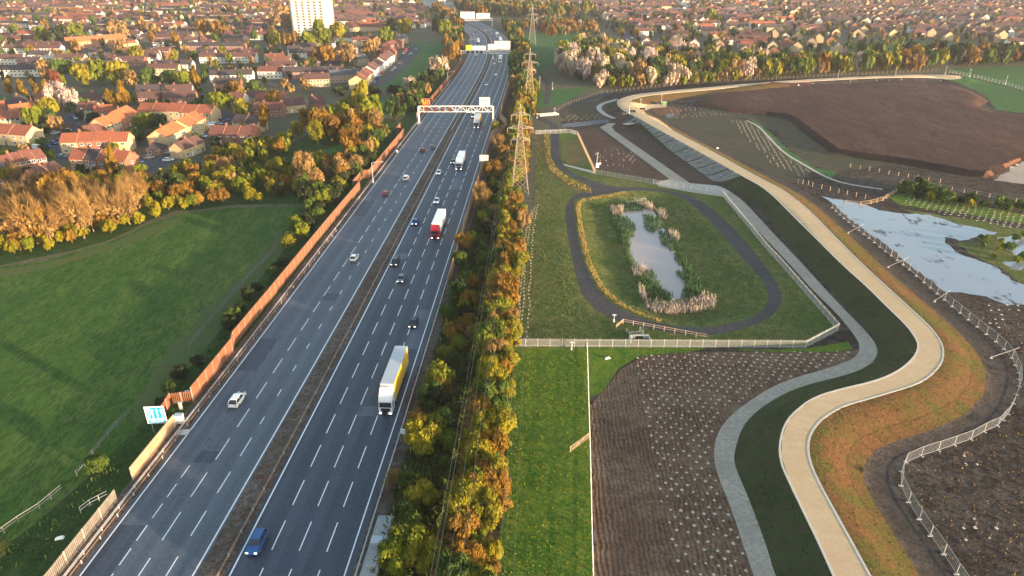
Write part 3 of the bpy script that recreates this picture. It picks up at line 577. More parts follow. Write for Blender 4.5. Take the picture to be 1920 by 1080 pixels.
fill([(850,560),(905,420),(935,300),(965,180),(985,130),(975,240),(962,330),(925,500),(900,640),(860,830),(800,1080),(740,1080),(760,900),(800,740)], 5.2, (1.8, 4.2), [('green', 5), ('dark', 2), ('brown', .8), ('orange', 1.2), ('lime', 2)], 'beside the motorway', 'shrub', GS, rr=(.5, .75), seed=16)
fill([(958,180),(985,175),(1003,150),(990,115),(975,75),(955,50),(940,44),(950,62),(960,90),(962,130)], 8.5, (7, 11), [('green', 4), ('dark', 2), ('yellow', 3), ('orange', 2.4), ('brown', 1)], 'right of the motorway', group='trees right of the motorway', rr=(.42, .55), seed=17)
fill([(965,240),(1000,232),(1003,170),(990,160),(968,175)], 5.5, (6, 9), [('yellow', 4), ('orange', 3), ('green', 1)], 'right of the motorway', group='trees right of the motorway', rr=(.4, .5), seed=18)
fill([(900,36),(925,32),(1040,36),(1110,30),(1110,24),(1020,20),(870,16),(845,18)], 17, (12, 17), [('green', 4), ('orange', 2.5), ('yellow', 2), ('dark', 2)], 'beyond the motorway bend', group='trees beyond the motorway bend', seed=19)
fill([(845,48),(868,50),(858,40),(838,26),(820,18),(812,24),(825,34)], 14, (10, 14), [('orange', 4), ('green', 3), ('brown', 2)], 'beyond the motorway bend', group='trees beyond the motorway bend', seed=20)
GW = 'trees of the wood above the tan path'
fill([(1032,138),(1100,158),(1200,168),(1330,158),(1420,148),(1425,130),(1330,128),(1180,118),(1140,98),(1110,92),(1060,110)], 9.5, (9, 15), [('pale', 3.2), ('yellow', 2), ('blossom', 1), ('brown', 1.8), ('green', 1.6), ('darkconifer', .8), ('lime', 1)], 'in the wood above the path', group=GW, rr=(.4, .5), seed=21)
fill([(1100,166),(1180,168),(1300,159),(1420,150),(1420,144),(1300,150),(1180,158),(1110,158)], 6.2, (5, 8), [('lime', 3), ('pale', 2), ('brown', 2), ('yellow', 2)], 'at the front of the wood', group=GW, rr=(.5, .6), seed=22)
for q in [(1060,130,15,'pale',.5),(1112,142,17,'pale',.4),(1165,118,16,'pale',.6),(1275,125,19,'blossom',.55),(1190,108,13,'conifer',.5),(1085,110,14,'blossom',.4),(1220,120,13,'darkconifer',.5),(1235,112,12,'darkconifer',.45),(1265,68,13,'conifer',.5),(1330,40,14,'lime',.6),(1345,46,11,'lime',.6),(1300,32,14,'conifer',.5)]: at(*q[:4], 'in the wood above the path' if q[1] > 90 else 'in the right estate', q[4], group=GW)
GT = 'trees of the line behind the brown plateau'
fill([(1432,148),(1560,140),(1700,134),(1765,130),(1768,122),(1600,128),(1432,136)], 6.8, (8, 13), [('lime', 3), ('yellow', 3), ('bare', 3), ('blossom', 1.5), ('green', 2), ('orange', 2)], 'in the line behind the plateau', group=GT, rr=(.4, .5), seed=23)
fill([(1770,128),(1920,122),(2080,118),(2080,108),(1900,108),(1740,114),(1600,118),(1600,112),(1760,106)], 9, (9, 13), [('dark', 2), ('green', 3), ('yellow', 2.5), ('orange', 1.5), ('brown', 1.5)], 'behind the plateau corner', group=GT, rr=(.4, .5), seed=24)
fill([(1668,356),(1720,350),(1760,372),(1840,385),(1925,396),(1925,404),(1800,388),(1700,370)], 3.6, (2.2, 4), [('green', 4), ('yellow', 2), ('dark', 2)], 'above the right plantation', 'shrub', 'bushes above the right plantation', rr=(.6, .8), seed=25)
fill([(1810,440),(1925,440),(1925,500),(1860,490)], 5, (1.2, 2.4), [('lime', 3), ('green', 2)], 'among the right puddles', 'shrub', 'low bushes among the puddles', rr=(.6, .9), seed=26)
# ---- stuff: reeds round the pond, grass tufts, rough undergrowth
def tuftstuff(name, poly, n, h, w, m, label, cat, seed, lean=.25, zf=None, world=False):
    r = np.random.default_rng(seed); q = poly if world else PP(poly); a = np.array(q); lo, hi = a.min(0), a.max(0); p = r.uniform(lo, hi, (n * 3, 2)); p = p[inside(p[:, 0], p[:, 1], q)][:n]
    z = HV(p[:, 0], p[:, 1]); A = np.c_[p, z - .05]; hh = r.uniform(.6, 1.3, len(p)) * h; B = A + np.c_[r.normal(size=(len(p), 2)) * lean * h, hh]
    V = sticks(r, A, B, w); return tag(obj(name, npmesh(name, V, len(V) // 4, [m])), label, cat, kind='stuff')
PONDP = [p for n, m, p in RG if n == 'pond'][0]
def multistuff(name, polys, m, label, cat, seed, h, w, dens, lean=.25):
    r = np.random.default_rng(seed); Vs = []
    for q in polys:
        q = jit(PP(q), 1.5, .45, seed) if 'reed' in name else PP(q); a = np.array(q); lo, hi = a.min(0), a.max(0); n = int((hi - lo).prod() * dens); p = r.uniform(lo, hi, (n, 2)); p = p[inside(p[:, 0], p[:, 1], q)]
        if not len(p): continue
        if name == 'long_grass': p = p[~inside(p[:, 0], p[:, 1], PONDP)]
        z = HV(p[:, 0], p[:, 1]); A = np.c_[p, z - .05]; hh = r.uniform(.5, 1.35, len(p)) * h; B = A + np.c_[r.normal(size=(len(p), 2)) * lean * h, hh]; Vs.append(sticks(r, A, B, w))
    V = np.concatenate(Vs); return tag(obj(name, npmesh(name, V, len(V) // 4, [m])), label, cat, kind='stuff')
multistuff('reeds', [[(1158,425),(1172,425),(1182,470),(1196,505),(1186,508),(1168,465)],[(1284,500),(1296,500),(1300,530),(1288,545)],[(1166,382),(1205,384),(1206,396),(1168,398)],[(1152,402),(1178,410),(1190,425),(1192,440),(1180,446),(1184,460),(1165,462),(1158,440),(1150,420)],[(1206,403),(1236,410),(1242,428),(1225,438),(1210,432)],[(1236,435),(1262,440),(1275,468),(1258,472),(1238,455)],[(1262,476),(1285,480),(1292,500),(1272,498)],[(1190,505),(1222,508),(1240,540),(1262,556),(1262,566),(1220,562),(1200,545)],[(1266,510),(1300,508),(1312,530),(1322,555),(1290,566),(1276,562),(1284,535)]], 'l_reed', 'green reeds growing round the edge of the oval pond', 'reeds', 41, 1.0, .09, 9)
multistuff('dead_reeds', [[(1146,392),(1168,390),(1168,402),(1146,404)],[(1190,382),(1222,386),(1226,396),(1196,388)],[(1210,580),(1215,568),(1262,572),(1300,566),(1318,556),(1340,560),(1342,580),(1300,588),(1235,588)],[(1185,505),(1208,503),(1212,516),(1190,520)],[(1252,436),(1268,440),(1272,452),(1258,450)],[(1196,540),(1206,542),(1212,566),(1200,560)],[(1228,396),(1245,398),(1248,412),(1236,410)]], 'l_deadreed', 'pale dead reeds standing round the oval pond', 'dead reeds', 42, 1.5, .09, 14)
rim = band([tuple(p) for p in smooth([P0(*p) for p in [(1172,359),(1122,368),(1092,373),(1080,380),(1080,400),(1089,455),(1101,500),(1126,545),(1158,572),(1190,588),(1235,604)]])], 0, 1.5)
tuftstuff('golden_grass_tufts', rim, 9000, .45, .07, 'l_goldgrass', 'tall grass with painted golden sunlight along the oval path inner edge', 'dry grass', 43, world=True)  # golden tufts stand in for low sun on the oval's left rim
tuftstuff('golden_grass_tufts', [(1020,250),(1031,252),(1033,296),(1044,316),(1066,334),(1110,354),(1108,364),(1080,356),(1050,338),(1030,318),(1022,296)], 1500, .5, .10, 'l_goldgrass', 'dry orange grass beside the narrow footpath bend', 'dry grass', 44)
multistuff('long_grass', [[(968,640),(972,520),(988,430),(1004,380),(1004,260),(1020,262),(1030,330),(1058,380),(1062,455),(1078,540),(1120,590),(1180,612),(1250,630),(1330,634),(1440,606),(1476,565),(1466,525),(1545,616),(1508,640)]], 'l_grass', 'rough tussocky grass round the oval path', 'long grass', 45, .38, .12, 1.3)
multistuff('long_grass', [[(1100,375),(1280,378),(1350,450),(1425,530),(1425,580),(1300,608),(1190,580),(1110,500),(1085,410)]], 'l_grass', 'rough grass on the banks inside the oval path', 'long grass', 46, .32, .12, 1.6)
multistuff('undergrowth', [[(850,540),(895,400),(940,260),(968,180),(985,160),(965,330),(925,500),(890,700),(850,880),(800,1090),(700,1090),(745,900),(790,740)]], 'l_green', 'tangled low undergrowth between the motorway and tall hedge', 'undergrowth', 47, .8, .16, 6.0, .6)
multistuff('dead_stems', [[(850,540),(895,400),(940,260),(968,180),(985,160),(965,330),(925,500),(890,700),(850,880),(800,1090),(700,1090),(745,900),(790,740)]], 'l_twig', 'dry brown stems among the scrub beside the motorway', 'dead stems', 48, 1.0, .05, .8, .5)
multistuff('yellow_flowers', [[(930,1090),(955,800),(962,660),(1100,656),(1104,800),(1108,1090)]], 'l_lime', 'bright yellow-green weeds flecking the grass strip', 'weeds', 49, .22, .12, 3.0, .5)
multistuff('verge_grass', [[(-60,1080),(60,990),(182,890),(308,760),(405,640),(475,550),(530,490),(560,500),(450,640),(340,760),(220,900),(80,1060)]], 'l_green', 'rank dark grass on the verge left of the barrier', 'verge grass', 50, .5, .13, 2.0, .5)

tuftstuff('slope_grass', band([tuple(p) for p in TPC[:52]], 2.6, 8.6), 9000, .26, .10, 'l_green', 'sparse grass tufts on the shaded bank left of the tan path', 'bank grass', 51, .5, world=True)
tuftstuff('slope_grass', band([tuple(p) for p in resample(TPC[:60], 140)], -10.8, -2.6), 9000, .24, .09, 'l_grass', 'sparse grass tufts on the sunlit bank right of the tan path', 'bank grass', 52, .5, world=True)
multistuff('mud_weeds', [[(1700,860),(1850,820),(1930,740),(1990,700),(1990,1090),(1800,1090),(1710,930)], [(1800,590),(1925,590),(1925,680),(1850,620)]], 'l_twig', 'withered weeds scattered over the dark mud', 'mud weeds', 53, .25, .10, .9, .6)
# ---------------- buildings
for n, c in {'roof_red': (.26,.085,.048), 'roof_brown': (.105,.056,.05), 'roof_dark': (.060,.048,.052), 'roof_slate': (.085,.09,.105), 'roof_orange': (.38,.13,.055), 'roof_rust': (.15,.062,.048)}.items(): mat(n, c, .85, .22, 1.3, bmp=.05)  # roof_orange has the low sun's orange put into the tile colour
for n, c in {'wall_cream': (.50,.38,.22), 'wall_brick': (.26,.12,.08), 'wall_white': (.66,.63,.58), 'wall_buff': (.40,.29,.18), 'wall_tower': (.80,.74,.66), 'wall_orange': (.46,.20,.09)}.items(): mat(n, c, .9, .10, .8)  # wall_orange is a lit brick tone, sunlight painted into the gables
mat('frame_white', (.75,.75,.74), .5, 0); mat('pane', (.03,.035,.045), .12, 0, spec=.6); mat('door_dark', (.10,.07,.06), .5, 0); mat('chimney_brick', (.22,.11,.08), .9, .1, 3); mat('wood_fence', (.16,.10,.07), .9, .2, 1.5); mat('ridge', (.40,.22,.14), .8, .1)
RL = {'roof_red': 'red', 'roof_brown': 'brown', 'roof_dark': 'dark', 'roof_slate': 'slate-grey', 'roof_orange': 'orange', 'roof_rust': 'rust'}
WL = {'wall_cream': 'cream', 'wall_brick': 'brick', 'wall_white': 'white', 'wall_buff': 'buff', 'wall_orange': 'sunlit-orange'}
EXC = []     # footprints (x, y, r)
def roofmb(mb, L, D, ez, rz, x0=0, ov=.35, hip=False, th=.18):
    h = ov * (rz - ez) / (D / 2)
    a, b = x0 - ov, x0 + L + ov; hp = D * .42 if hip else 0
    for t in (0,):
        v = [(a, -ov, ez - h), (b, -ov, ez - h), (b, D + ov, ez - h), (a, D + ov, ez - h), (a + hp, D / 2, rz), (b - hp, D / 2, rz)]
    v2 = [(p[0], p[1], p[2] + th) for p in v]
    f = [(0, 1, 5, 4), (2, 3, 4, 5)] + ([(1, 2, 5), (3, 0, 4)] if hip else [])
    mb.add(v2, f); mb.add(v, [tuple(reversed(q)) for q in f])
    mb.add([v[0], v[1], v2[0], v2[1]], [(0, 1, 3, 2)]); mb.add([v[3], v[2], v2[3], v2[2]], [(1, 0, 2, 3)])
    if not hip:
        for i, j, k in ((0, 4, 3), (1, 5, 2)): mb.add([v[i], v[j], v[k], v2[i], v2[j], v2[k]], [(0, 1, 4, 3), (1, 2, 5, 4)])
def wallmb(mb, L, D, ez, rz, x0=0, hip=False):
    v = [(x0, 0, -.2), (x0 + L, 0, -.2), (x0 + L, D, -.2), (x0, D, -.2), (x0, 0, ez), (x0 + L, 0, ez), (x0 + L, D, ez), (x0, D, ez), (x0, D / 2, rz), (x0 + L, D / 2, rz)]
    f = [(0, 1, 5, 4), (2, 3, 7, 6)] + ([(1, 2, 6, 5), (3, 0, 4, 7)] if hip else [(1, 2, 6, 9, 5), (3, 0, 4, 8, 7)])
    mb.add(v, f)
MB_WIN = {}
def win_mesh(w, h, nd=2):
    k = (w, h, nd)
    if k not in MB_WIN:
        f = MB(); g = MB(); t = .09
        for (x, z, a, b) in ((0, 0, w, t), (0, h - t, w, t), (-w / 2 + t / 2, t, t, h - 2 * t), (w / 2 - t / 2, t, t, h - 2 * t)): f.box(x, 0, z, a, .10, b)
        for i in range(1, nd): f.box(-w / 2 + w * i / nd, 0, t, t * .8, .09, h - 2 * t)
        f.box(0, -.05, -.08, w + .2, .2, .08)
        g.box(0, .0, t, w - 2 * t, .03, h - 2 * t)
        MB_WIN[k] = (f.mesh('window', 'frame_white'), g.mesh('pane', 'pane'))
    return MB_WIN[k]
HOUSES = []
def house(x, y, ang, units, uw, D, ez, rz, roof, wall, place, detail, step=0, hip=False, group=None, look=None, roofs=None, walls=None, cons=False, name=None):
    """front-left corner x,y; wall runs along ang; body lies to the left of the run"""
    HOUSES.append(dict(x=x, y=y, ang=ang, units=units, uw=uw, D=D, ez=ez, rz=rz, roof=roof, wall=wall, place=place, detail=detail, step=step, hip=hip, group=group, look=look, roofs=roofs, walls=walls, cons=cons, name=name))
    c, s = math.cos(ang), math.sin(ang); L = units * uw
    n = max(1, int(L / 7))
    for i in range(n + 1): EXC.append((x + c * L * i / n - s * D / 2, y + s * L * i / n + c * D / 2, D * .62))
def build_house(h):
    L = h['units'] * h['uw']; D, ez, rz = h['D'], h['ez'], h['rz']; U = h['units']; uw = h['uw']; det = h['detail']
    multi = U >= 2; nm = h['name'] or ('terrace' if U > 2 else 'house')
    look = h['look'] or f"{RL[h['roof']]}-roofed {WL[h['wall']]} {'terrace' if U > 2 else ('semi-detached house' if U == 2 else 'house')}"
    root = thing(nm, None, 'house', (h['x'], h['y'], H1(h['x'], h['y']) if h['x'] > 8 else 0), h['ang'], h['group'])
    auto(root, look, h['place'])
    rofs = h['roofs'] or [h['roof']] * U; wls = h['walls'] or [h['wall']] * U
    um = list(dict.fromkeys(wls)); ur = list(dict.fromkeys(rofs)); w = MB(); r = MB()
    for i in range(U):
        dz = h['step'] * ((i * 7) % 3 - 1) * .5; dy = (h['step'] * .9 if (i * 5) % 3 == 0 else 0); m0 = len(w.f); wb = MB(); wallmb(wb, uw - .004, D, ez + dz, rz + dz, i * uw, h['hip'] and U == 1)
        for k, v in enumerate(wb.v): wb.v[k] = (v[0], v[1] - dy, v[2])
        w.add(wb.v, wb.f, um.index(wls[i]))
        if not (h['hip']): 
            rb = MB(); roofmb(rb, uw, D, ez + dz, rz + dz, i * uw, .3 if multi and h['step'] == 0 else .22)
            if U > 1 and h['step'] == 0: rb.v = [(min(max(v[0], i * uw - (.3 if i == 0 else 0)), (i + 1) * uw + (.3 if i == U - 1 else 0)), v[1], v[2]) for v in rb.v]
            r.add([(v[0], v[1] - dy, v[2]) for v in rb.v], rb.f, ur.index(rofs[i]))
    if h['hip']: r = MB(); roofmb(r, L, D, ez, rz, 0, .35, True)
    if det == 1:
        um += ['frame_white', 'pane']; fi = len(um) - 2
        for i in range(U):
            dy = (h['step'] * .9 if (i * 5) % 3 == 0 else 0)
            for zz in ((.9, 3.3) if ez > 4 else (.9,)):
                for k in (.27, .73): w.box((i + k) * uw, -.03 - dy, zz, 1.45, .08, 1.1, fi); w.box((i + k) * uw, -.06 - dy, zz + .12, 1.2, .06, .86, fi + 1); w.box((i + k) * uw, D + .03 - dy, zz, 1.3, .08, 1.0, fi); w.box((i + k) * uw, D + .06 - dy, zz + .12, 1.1, .06, .8, fi + 1)
    w.build('wall', um, root); ro = r.build('roof', ur, root)
    nch = max(1, U // 2 + (U % 2))
    for i in range(nch):
        cx = min(L - .8, (i * 2 + 1) * uw if U > 1 else L * .22); c = MB(); c.box(cx, D / 2 + .3, rz - .7, .9, .55, 1.7); c.box(cx - .2, D / 2 + .3, rz + 1, .22, .22, .35); c.box(cx + .2, D / 2 + .3, rz + 1, .22, .22, .35)
        if det >= 1: c.build('chimney', 'chimney_brick', ro)
        elif i % 2 == 0: c.build('chimney', 'chimney_brick', ro)
    if det >= 2:
        rg_ = MB()
        for i in range(U + 1):
            if 0 < i < U or U == 1: pass
        f, g = win_mesh(1.5, 1.15); fd, gd = win_mesh(.9, 1.1, 1)
        for i in range(U):
            dy = (h['step'] * .9 if (i * 5) % 3 == 0 else 0)
            for zz in (.9, 3.35):
                if zz > ez - 1: continue
                for k in ((.28, .74) if zz > 2 else (.28,)):
                    fo = obj('window', f, root, ((i + k) * uw, -.04 - dy, zz)); obj('pane', g, fo)
            if det >= 3 or True:
                d = MB(); d.box((i + .74) * uw, -.03 - dy, 0, .95, .1, 2.05); d.build('door', 'door_dark' if i % 2 else 'frame_white', root)
            if zz > 2 and ez > 4.2:
                fo = obj('window', fd, root, ((i + .5) * uw, D + .04 - dy, 3.3), math.pi); obj('pane', gd, fo)
        for xx, rr_ in ((L + .04, math.pi / 2), (-.04, -math.pi / 2)):
            if ez > 4 and h['detail'] >= 3: fo = obj('window', fd, root, (xx, D * .5, 3.2), rr_); obj('pane', gd, fo)
        if U > 1:
            pr = MB()
            for i in range(1, U):
                for sgn in (0, 1):
                    a = (i * uw, -.3, ez - .05) if not sgn else (i * uw, D + .3, ez - .05); pr.bar((a[0], a[1], a[2] + .22), (i * uw, D / 2, rz + .24), .16)
            pr.build('party_wall', 'ridge', ro)
    if h['cons']:
        k = MB(); k.box(uw * 1.5, -1.6, 0, 4.2, 3.0, .7, 0)
        for i in range(7): k.bar((uw * 1.5 - 2.05 + i * .68, -3.1, .7), (uw * 1.5 - 2.05 + i * .68, -3.1, 2.1), .07, 0); k.bar((uw * 1.5 - 2.05 + i * .68, -3.15, 2.1), (uw * 1.5 - 2.05 + i * .68, -.1, 2.9), .08, 0)
        k.bar((uw * 1.5 - 2.1, -3.15, 2.1), (uw * 1.5 + 2.1, -3.15, 2.1), .1, 0); k.bar((uw * 1.5 - 2.1, -.15, 2.9), (uw * 1.5 + 2.1, -.15, 2.9), .1, 0)
        k.add([(uw*1.5-2.05,-3.1,2.08),(uw*1.5+2.05,-3.1,2.08),(uw*1.5+2.05,-.1,2.85),(uw*1.5-2.05,-.1,2.85),(uw*1.5-2.05,-3.1,.7),(uw*1.5+2.05,-3.1,.7)], [(0,1,2,3),(4,5,1,0)], 1)
        k.build('conservatory', ['frame_white', 'pane'], root)
    return root
def hp(p1, p2, D, units, ez, rz, roof, wall, place, detail=2, **kw):
    a, b = P0(*p1), P0(*p2); L = math.hypot(b[0] - a[0], b[1] - a[1]); house(a[0], a[1], math.atan2(b[1] - a[1], b[0] - a[0]), units, L / units, D, ez, rz, roof, wall, place, detail, **kw)
GE = 'houses of the left estate'; ES = 'in the left estate'
k2 = dict(group=GE)
hp((118,289), (243,286), 8.5, 4, 5.2, 8.2, 'roof_red', 'wall_brick', ES, 3, walls=['wall_cream','wall_brick','wall_brick','wall_cream'], step=.5, look='four-unit red-roofed terrace with a cream gable', **k2)
hp((136,321), (238,327), 8.5, 4, 5.0, 8.0, 'roof_red', 'wall_brick', ES, 3, roofs=['roof_red','roof_dark','roof_red','roof_red'], walls=['wall_orange','wall_brick','wall_brick','wall_brick'], cons=True, look='terrace with mixed red and dark roofs and white conservatory', **k2)
hp((-42,268), (54,276), 9, 3, 5.2, 8.4, 'roof_red', 'wall_cream', ES, 3, look='large cream house row with red roof and golden gable', **k2)
hp((14,332), (92,316), 8, 4, 4.8, 7.6, 'roof_rust', 'wall_brick', ES, 3, step=.4, look='slanting brick row with brown-red roofs', **k2)
hp((82,360), (131,341), 9, 2, 4.2, 7.6, 'roof_brown', 'wall_brick', ES, 3, look='low dark-brown-roofed brick house at the estate edge', **k2)
hp((262,226), (398,232), 9, 5, 5.2, 8.4, 'roof_red', 'wall_cream', ES, 3, step=.4, look='long red-roofed cream terrace', **k2)
hp((316,279), (352,262), 9, 3, 5.2, 8.2, 'roof_orange', 'wall_cream', ES, 3, step=.5, look='orange-roofed cream row running away from the camera', **k2)
hp((360,262), (390,243), 9.5, 2, 6.0, 9.0, 'roof_orange', 'wall_cream', ES, 3, look='taller orange-roofed cream block with white porches', **k2)
hp((348,298), (386,283), 7, 2, 4.0, 6.6, 'roof_brown', 'wall_cream', ES, 3, look='small cream house with a narrow brown roof', **k2)
hp((276,292), (302,292), 7, 1, 2.6, 4.8, 'roof_dark', 'wall_brick', ES, 1, hip=True, look='low brick garage with dark hipped roof', **k2)
hp((438,246), (484,250), 8, 2, 4.6, 7.2, 'roof_dark', 'wall_cream', ES, 3, look='dark-roofed cream pair', **k2)
hp((394,270), (476,272), 8.5, 3, 4.4, 7.4, 'roof_rust', 'wall_brick', ES, 2, look='rust-roofed brick row half behind the trees', **k2)
hp((203,256), (232,246), 9, 2, 5, 8, 'roof_orange', 'wall_cream', ES, 3, look='orange-roofed cream house in the middle', **k2)
hp((166,263), (203,257), 8, 2, 3.4, 5.8, 'roof_rust', 'wall_brick', ES, 2, look='low rust-roofed brick house', **k2)
hp((234,243), (262,229), 9, 2, 5, 8.4, 'roof_orange', 'wall_orange', ES, 2, look='orange-roofed house with a sunlit-painted gable', **k2)
hp((181,230), (214,228), 8.5, 2, 5, 7.8, 'roof_red', 'wall_brick', ES, 3, look='red-roofed brick pair below the conifers', **k2)
hp((148,222), (180,222), 9, 2, 4.6, 7.4, 'roof_rust', 'wall_cream', ES, 2, look='cream-gabled house with rust roof', **k2)
hp((-14,241), (42,239), 8.5, 3, 4.6, 7.2, 'roof_red', 'wall_cream', ES, 2, look='red-roofed cream row by the left edge', **k2)
hp((28,227), (74,221), 9, 2, 4.4, 7.4, 'roof_orange', 'wall_cream', ES, 2, look='orange-roofed cream house beside the lime tree', **k2)
hp((-30,222), (16,217), 8, 2, 4.4, 7.2, 'roof_red', 'wall_brick', ES, 1, **k2)
hp((14,211), (62,207), 11, 2, 4, 7.6, 'roof_dark', 'wall_brick', ES, 1, hip=True, **k2)
hp((68,200), (104,201), 8, 2, 4.4, 7.4, 'roof_red', 'wall_brick', ES, 1, **k2)
hp((150,200), (192,201), 8, 2, 4.2, 7.2, 'roof_brown', 'wall_cream', ES, 1, **k2)
hp((-30,352), (18,346), 8, 2, 4.8, 7.6, 'roof_dark', 'wall_brick', ES, 2, look='dark-roofed brick house at the left edge', **k2)
hp((262,200), (300,199), 8, 2, 4.6, 7.4, 'roof_brown', 'wall_brick', ES, 1, **k2); hp((308,199), (368,197), 8, 3, 4.6, 7.4, 'roof_brown', 'wall_brick', ES, 1, **k2); hp((258,186), (305,184), 8, 3, 4.6, 7.4, 'roof_dark', 'wall_buff', ES, 1, **k2)
hp((312,186), (362,184), 8, 3, 4.6, 7.4, 'roof_brown', 'wall_white', ES, 1, **k2); hp((402,171), (452,170), 8, 3, 4.6, 7.4, 'roof_dark', 'wall_brick', ES, 1, **k2); hp((428,200), (456,201), 8, 2, 4.4, 7.2, 'roof_rust', 'wall_white', ES, 1, **k2); hp((462,196), (500,197), 8, 2, 4.4, 7.2, 'roof_brown', 'wall_cream', ES, 1, **k2)
hp((482,202), (535,200), 8, 3, 4.4, 7, 'roof_red', 'wall_brick', ES, 2, **k2); hp((532,214), (575,209), 9, 2, 4, 7, 'roof_brown', 'wall_cream', ES, 2, look='brown-roofed cream-gabled house', **k2); hp((476,221), (530,221), 8, 3, 4.4, 7.2, 'roof_rust', 'wall_brick', ES, 1, **k2); hp((584,208), (612,206), 8, 1, 4, 7, 'roof_brown', 'wall_brick', ES, 1, **k2)
GTS = 'terraces of the street beside the sloping meadow'; PS = 'in the street beside the meadow'
for a, b, n, rf, wl in (((684,167),(701,150),4,'roof_rust','wall_cream'), ((703,147),(721,131),4,'roof_brown','wall_white'), ((723,129),(743,112),5,'roof_brown','wall_white')): hp(a, b, 10, n, 5.4, 8.4, rf, wl, PS, 2, step=.3, group=GTS)
for a, b, n, rf, wl in (((720,112),(745,108),2,'roof_red','wall_brick'), ((733,96),(757,90),2,'roof_rust','wall_brick'), ((748,84),(766,80),2,'roof_slate','wall_buff'), ((535,150),(646,147),9,'roof_dark','wall_brick'), ((570,164),(618,163),4,'roof_brown','wall_cream'), ((620,156),(682,153),4,'roof_slate','wall_buff'), ((500,137),(556,136),4,'roof_brown','wall_white'), ((484,148),(530,148),3,'roof_rust','wall_white'), ((500,122),(536,120),3,'roof_rust','wall_white'), ((545,112),(590,110),3,'roof_dark','wall_white'), ((672,124),(692,122),1,'roof_slate','wall_buff'), ((640,104),(672,100),3,'roof_dark','wall_brick')): hp(a, b, 8.5, n, 5, 7.8, rf, wl, PS if a[0] > 700 else 'above the left estate', 1, group=GTS if a[0] > 700 else 'houses above the left estate')
hp((128,92), (240,84), 9, 9, 6.0, 9.5, 'roof_orange', 'wall_orange', 'in the far left suburb', 1, group='houses of the far left suburb', look='very long sunlit orange terrace')
hp((230,98), (262,94), 10, 2, 6.5, 8, 'roof_orange', 'wall_cream', 'in the far left suburb', 1, group='houses of the far left suburb', look='cream block with flat sunlit gable')
for i in range(4): hp((288 + i * 30, 90 - i * 1.5), (312 + i * 30, 89 - i * 1.5), 8, 4, 5, 7.4, 'roof_rust' if i % 2 else 'roof_brown', 'wall_white', 'in the far left suburb', 1, group='houses of the far left suburb')
# white tower block
tx, ty = P0(590, 66)
def tower():
    t = thing('tower_block', 'tall white tower block of flats above the left suburb', 'tower block', (tx, ty, 0), R(-8))
    Wd, Dp, Ht = 40, 17, 40; w = MB(); w.box(0, 0, -.5, Wd, Dp, Ht + .5)
    for i in range(6): w.box(-Wd / 2 + 3.6 + i * 6.55, -Dp / 2 - .7, 0, 2.4, 1.4, Ht + .6)
    w.build('wall', 'wall_tower', t)
    mb = MB(); mb.box(0, 1, Ht + .002, Wd + .6, Dp + .6, .9); mb.box(-3, 2, Ht + .9, 12, 6, 3.2); mb.box(12, 2, Ht + .9, 3, 3, 1.6); mb.build('roof', 'wall_orange', t)
    b = MB(); b.box(0, 0, 0, 3.3, .1, 1.35); wm_ = b.mesh('window', 'pane_soft'); b = MB(); b.box(0, 0, 0, 3.8, 1.05, .95); bm_ = b.mesh('balcony', 'wall_tower'); b = MB(); b.box(0, 0, 0, .1, Dp * .7, 1.2); sm_ = b.mesh('side_window', 'pane_soft')
    for f in range(14):
        for i in range(5): x = -Wd / 2 + 6.9 + i * 6.55; obj('window', wm_, t, (x, -Dp / 2 - .02, f * 2.83 + 1.1)); obj('balcony', bm_, t, (x, -Dp / 2 - .55, f * 2.83 + .1))
        for sx in (-1, 1): obj('side_window', sm_, t, (sx * (Wd / 2 + .02), 0, f * 2.83 + 1.1))
mat('pane_soft', (.30,.24,.20), .4, 0); tower(); EXC.append((tx, ty, 34))
# procedural suburbs
ROADS = []
def near_road(x, y):
    i = int(np.argmin((CL[:, 0] - x) ** 2 + (CL[:, 1] - y) ** 2)); return math.hypot(CL[i, 0] - x, CL[i, 1] - y)
green = [p for n, m, p in RG if n in ('meadow', 'roadside_lot', 'street_lane')]
def suburb(poly, ang, dy, roofs, walls, place, group, seed, gable=.0, nmax=8, uw=5.4, world=False, D=8):
    r = random.Random(seed); q = [P0(*p) for p in poly]; c, s = math.cos(ang), math.sin(ang); xs = [p[0] * c + p[1] * s for p in q]; ys = [-p[0] * s + p[1] * c for p in q]
    v = min(ys); row = 0
    while v < max(ys):
        u = min(xs) + r.uniform(0, 8)
        if row % 2 == 1: ROADS.append((min(xs), max(xs), v - (dy * .0) - 6.5, ang, poly))
        while u < max(xs):
            single = r.random() < gable; n = 1 if single else r.randint(2, nmax); L = n * uw + (2.2 if single else 0)
            x, y = u * c - v * s, u * s + v * c; mx, my = x + L / 2 * c - 4 * s, y + L / 2 * s + 4 * c
            ok = inside(np.array([x, mx, x + L * c]), np.array([y, my, y + L * s]), q).all() and all((x + c * L * t - mx * 0 - a) ** 2 + (y + s * L * t - b) ** 2 > (rr + 5) ** 2 for t in (0, .5, 1) for a, b, rr in EXC if abs(a - x) < 60 and abs(b - y) < 60) and near_road(mx, my) > 42
            if ok and any(inside(np.array([x, mx, x + L * c]), np.array([y, my, y + L * s]), g).any() for g in green): ok = False
            if ok and not (abs(mx) > .78 * my + 60):
                rf = r.choices(*zip(*roofs))[0]; wl = r.choices(*zip(*walls))[0]; a = ang + r.gauss(0, .03)
                if single: house(x + (c * 8), y + s * 8, a + math.pi / 2, 1, 11, 8.6, 5.1, 8.6, rf, wl, place, 1, group=group)
                else: house(x, y, a, n, uw, D, 4.9, 7.6, rf, wl, place, 1, group=group)
            u += L + (r.uniform(1.5, 4) if single else (r.uniform(2, 5) if r.random() < .7 else r.uniform(10, 24)))
        v += dy * (.86 if row % 2 else 1.15) + r.uniform(-1, 1); row += 1
